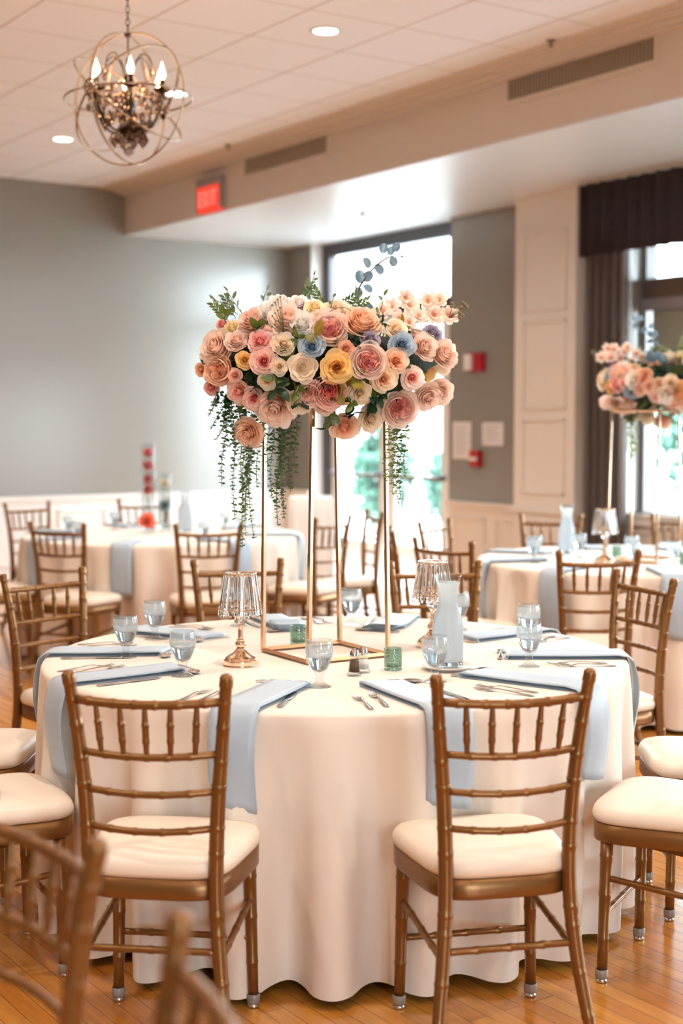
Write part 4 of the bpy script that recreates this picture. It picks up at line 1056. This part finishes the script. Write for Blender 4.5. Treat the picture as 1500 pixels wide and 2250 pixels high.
def make_arrangement():
    t = thing('floral_centrepiece', '', 'flower arrangement')
    rnd = random.Random(4)
    bm = BM(); bmesh.ops.create_icosphere(bm, subdivisions=3, radius=1, matrix=Matrix.Diagonal((.33, .2, .105, 1)))
    for v in bm.verts: v.co *= 1 + .12 * math.sin(v.co.x * 40 + v.co.z * 31) * math.cos(v.co.y * 37)
    obj('moss_core', bm, mat('dark_moss', '#1d2a1c', .9, bump=(60, 1, .01)), t, loc=(0, 0, .0))
    front = []
    for s in FRONT.split(';'):
        k, x, y, z, r, c = s.split(); front.append((k, float(x), float(y), float(z), float(r), c))
    for i, (k, x, y, z, r, c) in enumerate(front):
        n = Vector((x / .43 ** 2, min(y, -.02) / .30 ** 2, z / .2 ** 2)).normalized(); d = (n * .75 + Vector((0, -.7, .12))).normalized()
        if c in ('coral', 'pinkcream', 'coralpink', 'yellow', 'blue', 'peachcream', 'orange') or k == 'n': d = (n * .45 + Vector((0, -1, .1))).normalized()
        if k == 'b': d = Vector((x * .4 + rnd.uniform(-.4, .4), -1, .35 + rnd.uniform(-.3, .4)))
        if k == 'p': d = (d + Vector((rnd.uniform(-.3, .3), 0, rnd.uniform(-.1, .3)))).normalized()
        bloom(k, c, Vector((x, y, z)) - d * r * .35, d, r * (1.4 if k == 'b' else 1.12), t)
    cols = ['blush', 'peach', 'cream', 'pink', 'blushpeach', 'white', 'peachcream', 'yellow', 'blue', 'pinkcream']
    for i in range(40):   # far side and crown of the arrangement
        a = R(14 + 152 * ((i * .618) % 1)); zz = -.75 + 1.6 * ((i * .37) % 1); q = math.sqrt(max(.1, 1 - min(.9, zz * zz)))
        p = Vector((.37 * math.cos(a) * q, .24 * math.sin(a) * q + .02, .135 * zz)); d = Vector((p.x / .18, p.y / .08, p.z / .04)).normalized()
        bloom('rpgrp'[i % 5], cols[(i * 3) % 10], p, d, rnd.uniform(.042, .062), t)
    # leaves between the blooms: local x, y, z, dx, dy, dz, size, leaves, material
    ml = {'d': M_leafdark, 'm': M_leaf, 'o': M_leafolive, 's': M_leafsage}
    L = [(-.215, -.20, .085, .5, -.6, .7, .045, 5, 'm'), (-.30, -.17, .115, -.2, -.2, 1, .035, 5, 'm'), (-.245, -.19, .045, -1, -.5, .2, .03, 4, 'm'), (-.14, -.24, .02, .9, -.4, -.3, .05, 4, 'm'),
         (-.07, -.255, .045, -.3, -.6, .8, .045, 3, 'm'), (-.015, -.26, .04, -.1, -.5, 1, .06, 3, 'o'), (.03, -.26, .03, .2, -.5, 1, .05, 2, 'o'), (.055, -.26, -.045, .8, -.4, -.4, .06, 3, 'o'), (.035, -.255, -.07, .2, -.5, -.9, .05, 3, 'o'),
         (-.09, -.25, -.06, .1, -.5, -.9, .045, 4, 'm'), (-.12, -.25, -.06, -.8, -.4, .2, .045, 3, 'm'), (-.16, -.24, -.06, .6, -.5, -.7, .06, 3, 'd'), (-.10, -.24, -.10, .7, -.5, -.6, .05, 3, 'd'), (-.03, -.25, -.055, .7, -.5, -.5, .04, 3, 'd'),
         (-.34, -.13, -.03, -.5, -.5, .6, .04, 3, 'd'), (-.33, -.10, -.09, -.3, -.5, -.8, .035, 3, 'd'), (-.22, -.2, -.07, .3, -.7, -.1, .04, 5, 'd'), (-.19, -.19, -.09, .8, -.6, .1, .05, 4, 'd'),
         (.08, -.23, .075, .3, -.6, -.5, .05, 5, 'd'), (.11, -.22, .02, .4, -.7, .5, .04, 4, 'd'), (.16, -.2, .09, .3, -.5, .9, .04, 4, 'd'), (.225, -.17, .085, .2, -.4, 1, .04, 3, 'o'), (.21, -.2, .0, .7, -.5, -.2, .04, 4, 'm'), (.25, -.17, -.03, .9, -.3, -.5, .035, 4, 'd'),
         (.12, -.2, -.11, .5, -.6, -.6, .05, 5, 'd'), (.17, -.2, -.10, -.4, -.7, -.3, .05, 5, 'd'), (.08, -.24, -.10, -.1, -.6, -1, .04, 6, 'm'), (.03, -.2, -.15, -.6, -.5, -.7, .05, 4, 'm'), (.055, -.2, -.165, .8, -.3, .2, .05, 3, 'd'), (.035, -.2, -.19, -1, -.3, -.3, .04, 2, 'd'), (.24, -.1, -.15, .2, -.5, -.9, .04, 3, 'd'),
         (.0, -.2, .12, .3, -.5, .8, .03, 4, 's'), (.155, -.18, .12, .3, -.4, 1, .035, 6, 's'), (.12, -.15, .14, -.3, -.4, 1, .03, 5, 's'), (-.25, -.15, .145, -.6, -.3, .9, .035, 6, 's'), (-.2, -.12, .16, .4, -.2, 1, .03, 5, 's'), (-.05, -.1, .185, .2, -.2, 1, .025, 6, 's'), (-.27, -.1, .15, -.8, -.1, .5, .03, 6, 's')]
    for i, (x, y, z, dx, dy, dz, s, n, c) in enumerate(L):
        sprig((x, y + .03, z), (dx, dy, dz), n, s * (1.0 if c in 'dmo' else .75), s * (.27 if c in 'dmo' else .16), ml[c], i, t, stemL=.03 if c in 'dmo' else .085)
    for i in range(34):   # filler leaves all round
        a = i * 2.4; zz = -.75 + 1.5 * ((i * .618) % 1); q = math.sqrt(1 - zz * zz)
        p = Vector((.31 * math.cos(a) * q, .185 * math.sin(a) * q, .125 * zz)); sprig(p, (p.x * 2, p.y * 3, p.z * 6), 4, .05, .015, [M_leafdark, M_leaf, M_leafdark][i % 3], 100 + i, t, stemL=.035)
    # airy sprays on top
    for i, (x, z, dx, dz) in enumerate(((-.30, .13, -.8, .9), (-.28, .14, -.5, 1), (.0, .17, -.5, .8), (.03, .17, .8, .5), (-.07, .18, .3, 1), (.06, .17, 1, .35))):
        rn = random.Random(i); bm = BM(); p = Vector((x, -.03, z)); d = Vector((dx, -.1, dz)).normalized(); tube(bm, [p, p + d * .07], .001, 4)
        for k in range(11):
            c = p + d * (.012 + .006 * k); sg = -1 if k % 2 else 1; s = Vector((-d.z, rn.uniform(-.6, .6), d.x)) * sg
            leaf(bm, c, d + s * .8, (0, 1, .3), .024, .0045)
        obj('leaf_sprig', bm, M_leafsage if i in (1, 4) else M_leaf, t)
    # tall curving silver-dollar spray
    bm = BM(); path = [(.107, -.03, .12), (.103, -.02, .22), (.122, -.02, .262), (.153, -.02, .299), (.186, -.02, .325), (.212, -.02, .335)]
    sp = smoothprof(path, 6); tube(bm, sp, [.0036 - .0018 * i / len(sp) for i in range(len(sp))], 6)
    tube(bm, smoothprof([(.186, -.02, .325), (.205, -.03, .312), (.212, -.03, .285)], 5), .0008, 5)
    eu = obj('eucalyptus_spray', bm, M_stem, t)
    for px, pz, r, dx, dz, ny in ((.180, .352, .0165, .2, 1, -.9), (.202, .345, .014, .3, .8, -.5), (.219, .356, .0155, .2, .6, -1), (.211, .324, .0165, .1, -1, -.8), (.132, .307, .018, -.5, 1, -.35), (.163, .300, .019, .6, -1, -.5), (.110, .262, .021, -.2, 1, -.8), (.128, .265, .019, .5, .6, -.35), (.128, .238, .017, .5, -.5, -.4),
                               (.103, .228, .018, -.1, -1, -.3), (.125, .160, .023, .5, .6, -.7), (.098, .150, .028, -.6, .4, -.9), (.075, .140, .024, -1, .2, -.9), (.118, .140, .030, .5, .2, -.9), (.07, .125, .022, -1, 0, -.9), (.237, .332, .005, 1, .1, -1)):
        bm = BM(); d = Vector((dx, -.1, dz)).normalized(); roundleaf(bm, Vector((px, -.022, pz)) - d * r * .6, d, (.15, ny, .25), r); obj('eucalyptus_leaf', bm, M_leafblue, t)
    # thistle and berries
    bm = BM(); c = Vector((-.073, -.14, .165))
    for i in range(220):
        z = 1 - 2 * (i + .5) / 220; a = i * 2.4; q = math.sqrt(1 - z * z); n = Vector((q * math.cos(a), q * math.sin(a), z * 1.15)); s = n.cross(Vector((.3, .2, 1))).normalized() * .0009
        p = c + n * .0115; vs = [bm.verts.new(p - s), bm.verts.new(p + s), bm.verts.new(p + n * .0065 + Vector((0, 0, .002)))]; bm.faces.new(vs)
    bmesh.ops.create_icosphere(bm, subdivisions=2, radius=.0125, matrix=Matrix.Translation(c)); obj('thistle', bm, M_thistle, t)
    bm = BM(); root = Vector((.385, -.02, .14))
    for x, z in ((.428, .189), (.436, .183), (.424, .173), (.418, .158), (.428, .150), (.420, .143), (.395, .187), (.394, .178), (.442, .176)):
        e = Vector((x, -.03, z)); tube(bm, [root, root.lerp(e, .5) + Vector((.004, 0, .004)), e], .0009, 4); bmesh.ops.create_icosphere(bm, subdivisions=2, radius=.0062, matrix=Matrix.Translation(e))
    obj('berry_spray', bm, M_berry, t)
    bm = BM(); root = Vector((-.12, -.22, .08))
    for i in range(12):
        e = root + Vector((-.035 + .008 * (i % 4), -.03, .02 + .008 * i)); tube(bm, [root, e], .0007, 4); bmesh.ops.create_icosphere(bm, subdivisions=1, radius=.0032, matrix=Matrix.Translation(e))
    obj('berry_spray', bm, M_leafsage, t)
    # hanging vines: (x, y, top z, length, sway)
    V = [(-.300, -.10, -.12, .26, -.01, 0), (-.285, -.13, -.12, .36, .004, 0), (-.270, -.09, -.11, .38, .012, 1), (-.258, -.14, -.12, .42, .02, 0), (-.240, -.11, -.12, .45, -.008, 0), (-.222, -.13, -.13, .40, -.012, 1), (-.207, -.10, -.13, .33, -.02, 0), (-.19, -.12, -.13, .25, -.01, 1), (-.275, -.05, -.1, .30, .01, 0),
         (-.165, -.09, -.12, .30, 0, 0), (-.150, -.12, -.12, .36, .012, 0), (-.140, -.08, -.12, .385, -.004, 0), (-.125, -.11, -.12, .34, -.012, 0), (-.112, -.08, -.12, .28, .002, 0), (-.100, -.10, -.12, .22, .006, 0), (-.13, -.05, -.12, .33, .0, 0), (-.178, -.06, -.12, .2, .0, 0),
         (.192, -.06, -.16, .21, .0, 1), (.203, -.09, -.16, .25, .004, 1), (.213, -.07, -.16, .285, .008, 1), (.226, -.10, -.16, .26, .004, 0), (.240, -.07, -.16, .2, .006, 1), (.216, -.03, -.16, .23, .0, 0)]
    for i, (x, y, z, l, sw, mm) in enumerate(V):
        pts = [(x + .03 * (1 if x < 0 else -1), y + .04, z + .06), (x, y, z), (x + sw + .006, y - .005, z - l * .35), (x + sw * 1.5 - .005, y, z - l * .7), (x + sw * 2, y, z - l)]
        vine(pts, t, [M_vine, M_vine2][mm], i)
    for i, (x, z) in enumerate(((-.358, -.165), (-.352, -.205), (-.335, -.235), (-.345, -.125), (-.315, -.20), (-.30, -.26))):
        vine([(-.27, -.08, -.09), (-.30, -.1, -.115), (x + .02, -.12, z + .035), (x, -.12, z)], t, M_vine, 50 + i, r=.0115)
    for tw in ([(.0, -.2, .12), (.02, -.22, .15), (.06, -.21, .16), (.085, -.2, .145)], [(.26, -.16, .10), (.30, -.16, .09), (.34, -.16, .07)],
               [(.155, -.22, -.09), (.19, -.25, -.12), (.225, -.26, -.155)], [(-.01, -.2, -.12), (.01, -.2, -.165), (.03, -.2, -.175)]):
        bm = BM(); tube(bm, smoothprof(tw, 6), .0011, 4); obj('twig', bm, M_stem, t)
    learn(t); return t
arr = make_arrangement(); arr.location = (-.0504, 4.5, 1.684); arr['label'] = 'large floral centrepiece of blush, peach and yellow roses with trailing vines'; arr['group'] = 'floral centrepieces'
dup(arr, (1.775, 7.6, 1.70), R(168), 'blurred floral centrepiece with trailing vines at the right frame edge')

# ------------------------------------------------------------------ things on the two background tables
def cyl_vase(p, r, h, lb):
    t = thing('cylinder_vase', lb, 'vase', (*p, TZ), 0, 'clear cylinder vases'); 
    bm = BM(); lathe(bm, [(0, 0), (r, 0), (r + .001, .004), (r + .001, h), (r - .0015, h), (r - .002, .02), (0, .018)], 32); obj('vase_glass', bm, M_glass, t)
    bm = BM(); lathe(bm, [(0, .0185), (r - .0022, .0205), (r - .0022, .05), (0, .05)], 32); obj('water', bm, M_water, t)
v1 = (-1.30, 9.55); cyl_vase(v1, .047, .60, 'tall clear cylinder vase of red flowers on the left background table')
v2 = (-1.205, 9.68); cyl_vase(v2, .046, .39, 'shorter clear cylinder vase of teal flowers beside the tall red vase')
v3 = (-1.13, 9.22); 
def vase_flower(k, c, p, d, r, lb, stem=None):
    t = thing('cut_flower', lb, 'flower', p, 0, 'flowers in the cylinder vases')
    bloom(k, c, (0, 0, 0), d, r, t)
    if stem:
        dz = stem - p[2]; bm = BM(); tube(bm, [(.006, .004, dz), (-.006, .006, dz / 2), (0, 0, 0)], .003, 6)
        for q in range(5): leaf(bm, (0, 0, dz + .05 + .04 * q), (math.cos(q * 2.4), math.sin(q * 2.4), .6), (0, 0, 1), .032, .01)
        obj('stem', bm, M_leaf, t)
vase_flower('r', 'red', (v1[0], v1[1], 1.29), (0, -.5, .8), .038, 'topmost pale red rose in the tall cylinder vase', .79)
vase_flower('r', 'red', (v1[0], v1[1] - .003, 1.21), (.3, -.9, .2), .036, 'second red rose from the top in the tall vase')
vase_flower('r', 'red', (v1[0] + .004, v1[1], 1.12), (-.3, -.9, .3), .036, 'third red rose from the top in the tall vase')
vase_flower('r', 'red', (v1[0], v1[1], 1.05), (.1, -.9, .1), .034, 'lowest red rose of the column in the tall vase')
vase_flower('p', 'coralflat', (v1[0] + .01, 9.42, .845), (.1, -.9, .4), .055, 'orange coral bloom on the cloth before the tall vase')
vase_flower('p', 'teal', (v2[0], v2[1], .93), (0, -.8, .5), .040, 'teal bloom low in the shorter vase')
vase_flower('r', 'cream', (v2[0], v2[1], 1.085), (.1, -.7, .6), .036, 'cream rose at the top of the shorter vase', .79)
dup(car, (-1.055, 9.6, TZ), 0, 'blurred water carafe on the left background table right of the vases')
dup(car, (1.27, 8.0, TZ), 0, 'blurred tall water carafe left of the right table lamp')
for i, (x, y) in enumerate(((-1.78, 9.25), (-1.62, 8.72), (-.85, 8.75), (-.66, 9.25), (-1.55, 9.7), (-.8, 9.7))): put_goblet((x, y), 'blurred water goblet on the left background table, ' + ('leftmost', 'near left', 'near right', 'rightmost', 'far left', 'far right')[i], 'goblets on the left background table')
for i, (x, y) in enumerate(((1.01, 7.45), (1.04, 7.62), (1.30, 7.75), (1.48, 7.2), (1.56, 7.62), (1.70, 7.25))): put_goblet((x, y), 'blurred water goblet on the right background table, ' + ('leftmost of a pair', 'second of the left pair', 'just left of the lamp', 'near centre', 'behind the lamp to its right', 'near the right frame edge')[i], 'goblets on the right background table')
dup(vot, (1.50, 7.72, TZ), 0, 'blurred green votive holder right of the background table lamp'); dup(vot, (1.78, 7.35, TZ), 0, 'blurred green votive holder at the right frame edge')
nm0 = napkin_mesh(.03, .58, .3, .066, 77); first = None
for c, tn, angs in ((CL, 'left', (-52, -8, 38, 82, -100, 140, -150)), (CR, 'right', (-42, -4, 30, -78, -118, 160, -160))):
    for i, a in enumerate(angs):
        if first is None: first = obj('napkin', nm0, M_napkin); o = first
        else: o = first.copy(); COL.objects.link(o)
        o.location = (c[0], c[1], 0); o.rotation_euler = (0, 0, R(a)); tag(o, 'blurred dusty blue napkin, %s side of the %s background table' % (('near left', 'nearest', 'near right', 'right', 'left', 'far right', 'far left') if tn == 'left' else ('near left', 'nearest', 'near right', 'left', 'rear left', 'far right', 'far left'))[i] if False else 'blurred blue napkin on the %s side of the %s background table' % ((('near left', 'nearest', 'near right', 'right-hand', 'left-hand', 'far right', 'far left') if tn == 'left' else ('near left', 'nearest', 'near right', 'left-hand', 'rear left', 'far right', 'far left'))[i], tn), 'napkin', 'napkins on the %s background table' % tn)

# white draped pedestal in the corner by the door
bm = BM(); rings = []; n = 96
for j, (s, z) in enumerate(((0, .93), (.8, .93), (.96, .928), (1, .915), (1.01, .8), (1.03, .4), (1.06, .02))):
    if s == 0: rings.append([bm.verts.new((0, 0, z))]); continue
    row = []
    for k in range(n):
        a = 2 * math.pi * k / n; c_, s_ = math.cos(a), math.sin(a); e = .35
        x = math.copysign(abs(c_) ** e, c_) * .17 * s; y = math.copysign(abs(s_) ** e, s_) * .17 * s; f = 1 + .05 * math.sin(a * 12) * max(0, (j - 3) / 3)
        row.append(bm.verts.new((x * f, y * f, z)))
    rings.append(row)
for A_, B_ in zip(rings, rings[1:]):
    for k in range(n):
        if len(A_) == 1: bm.faces.new((A_[0], B_[k], B_[(k + 1) % n]))
        else: bm.faces.new((A_[k], A_[(k + 1) % n], B_[(k + 1) % n], B_[k]))
o = obj('draped_pedestal', bm, mat('white_linen', '#efeae4', .8), loc=(-.24, 11.0, 0)); tag(o, 'tall white linen-draped pedestal standing beside the glazed door', 'pedestal')

# ------------------------------------------------------------------ orb chandelier
def make_chandelier():
    C0 = Vector((-.99, 6.72, 3.0)); t = thing('orb_chandelier', 'round bronze orb chandelier with candle bulbs and smoky crystals at upper left', 'chandelier', C0)
    h = Vector((-.44, -.90, .0)).normalized(); e1 = h.cross(Vector((0, 0, 1))).normalized(); e2 = h.cross(e1).normalized(); r = .295
    bm = BM(); ringtube(bm, (0, 0, 0), e1, e2, r + .006, .0046, 96); obj('orb_hoop', bm, M_bronze, t)
    for al in (2, 47, 92, 137):
        d = e1 * math.cos(R(al)) + e2 * math.sin(R(al)); bm = BM(); ringtube(bm, (0, 0, 0), h, d, r, .0044, 96); obj('orb_hoop', bm, M_bronze, t)
    for sg in (1, -1):
        bm = BM(); ringtube(bm, h * sg * (r + .003), e1, e2, .031, .006, 36, 8); obj('hub_ring', bm, M_bronze, t)
    top = (e2 if e2.z > 0 else -e2) * 0 + Vector((0, 0, r + .004))
    # chain to the ceiling
    bm = BM(); z = .305; i = 0
    while z < CE - 3.0 - .03:
        d = Vector((1, 0, 0)) if i % 2 else Vector((0, 1, 0)); pts = []
        for k in range(12):
            a = 2 * math.pi * k / 12; pts.append(Vector((0, 0, z + .017)) + d * .0085 * math.cos(a) + Vector((0, 0, 1)) * .019 * math.sin(a))
        pts.append(pts[0]); tube(bm, pts, .0022, 6, False); z += .029; i += 1
    lathe(bm, [(0, CE - 3.0 - .03), (.04, CE - 3.0 - .025), (.055, CE - 3.0 - .003), (0, CE - 3.0 - .001)], 24)
    obj('chain', bm, M_darkbronze, t)
    bm = BM(); z = .15
    lathe(bm, smoothprof([(0, .30), (.010, .298), (.016, .29), (.008, .28), (.004, .27), (.004, .13), (.010, .12), (.026, .10), (.012, .08), (.008, .06), (.010, .02), (.022, 0), (.030, -.03), (.016, -.06), (.022, -.09), (.046, -.125), (.052, -.14), (.034, -.16), (.014, -.185), (.010, -.2), (0, -.205)], 3), 20)
    obj('central_column', bm, M_darkbronze, t)
    rnd = random.Random(9)
    def drop(p, s, m=M_smoky, par=t):
        bm = BM(); lathe(bm, [(0, .5 * s), (.16 * s, .30 * s), (.30 * s, -.05 * s), (.24 * s, -.25 * s), (0, -.6 * s)], 8); return obj('crystal_drop', bm, m, par, False, loc=p)
    def strand(a, b, sag, n):
        bm = BM(); a = Vector(a); b = Vector(b)
        for k in range(n):
            q = k / (n - 1); p = a.lerp(b, q) - Vector((0, 0, sag * 4 * q * (1 - q))); bmesh.ops.create_icosphere(bm, subdivisions=1, radius=.0058, matrix=Matrix.Translation(p))
        obj('bead_strand', bm, M_smoky, t, False)
    for k in range(6):
        a = R(-78 + 60 * k); c, s = math.cos(a), math.sin(a); rr = .172
        bm = BM(); tube(bm, smoothprof([(.02 * c, .02 * s, -.12), (.07 * c, .07 * s, -.15), (.13 * c, .13 * s, -.11), (rr * c, rr * s, -.03), (rr * c, rr * s, .018)], 5), .0055, 8)
        arm = obj('arm', bm, M_darkbronze, t)
        bm = BM(); lathe(bm, smoothprof([(.006, .0), (.03, .006), (.040, .014), (.041, .018), (.030, .011), (.006, .006), (.006, 0)], 3), 24, c=(rr * c, rr * s, .015)); obj('bobeche', bm, M_smoky, arm)
        bm = BM(); lathe(bm, [(0, .02), (.012, .02), (.0125, .075), (0, .076)], 14, c=(rr * c, rr * s, 0)); obj('candle_sleeve', bm, M_darkbronze, arm)
        bm = BM(); lathe(bm, smoothprof([(0, .076), (.008, .078), (.0155, .095), (.0150, .110), (.007, .135), (0, .160)], 4), 16, c=(rr * c, rr * s, 0)); obj('flame_bulb', bm, M_bulb, arm)
        for j in range(5):
            b = a + R(72 * j); drop((rr * c + .038 * math.cos(b), rr * s + .038 * math.sin(b), -.02 - .012 * (j % 2)), .036)
        a2 = R(-78 + 60 * (k + 1)); strand((rr * c, rr * s, .02), (rr * math.cos(a2), rr * math.sin(a2), .02), .03, 18)
        strand((.02 * c, .02 * s, .11), (rr * c * .9, rr * s * .9, .02), .03, 16)
        # upper crook with hanging pendants
        bm = BM(); tube(bm, smoothprof([(.01 * c, .01 * s, .06), (.03 * c, .03 * s, .15), (.07 * c, .07 * s, .20), (.11 * c, .11 * s, .18), (.12 * c, .12 * s, .14)], 5), .003, 6); obj('crook', bm, M_darkbronze, t)
        strand((.07 * c, .07 * s, .2), (.11 * c, .11 * s, .06), .0, 12); drop((.12 * c, .12 * s, .115), .042)
    for k in range(60):
        a = k * 2.4; q = rnd.uniform(.04, .17); z = -.02 - (.17 - q) * 1.1 + rnd.uniform(-.04, .14); drop((q * math.cos(a), q * math.sin(a), z), rnd.uniform(.04, .062))
    for k in range(9):
        a = k * R(40); drop((.075 * math.cos(a), .075 * math.sin(a), -.185), .06)
    bm = BM(); bmesh.ops.create_icosphere(bm, subdivisions=2, radius=.026, matrix=Matrix.Translation((0, 0, -.235))); obj('crystal_ball', bm, M_smoky, t, False)
    L = bpy.data.lights.new('candle_glow', 'POINT'); L.energy = 8; L.color = (1, .7, .42); L.shadow_soft_size = .15; lo = bpy.data.objects.new('candle_glow', L); COL.objects.link(lo); lo.parent = t; lo.location = (0, 0, .12)
make_chandelier()
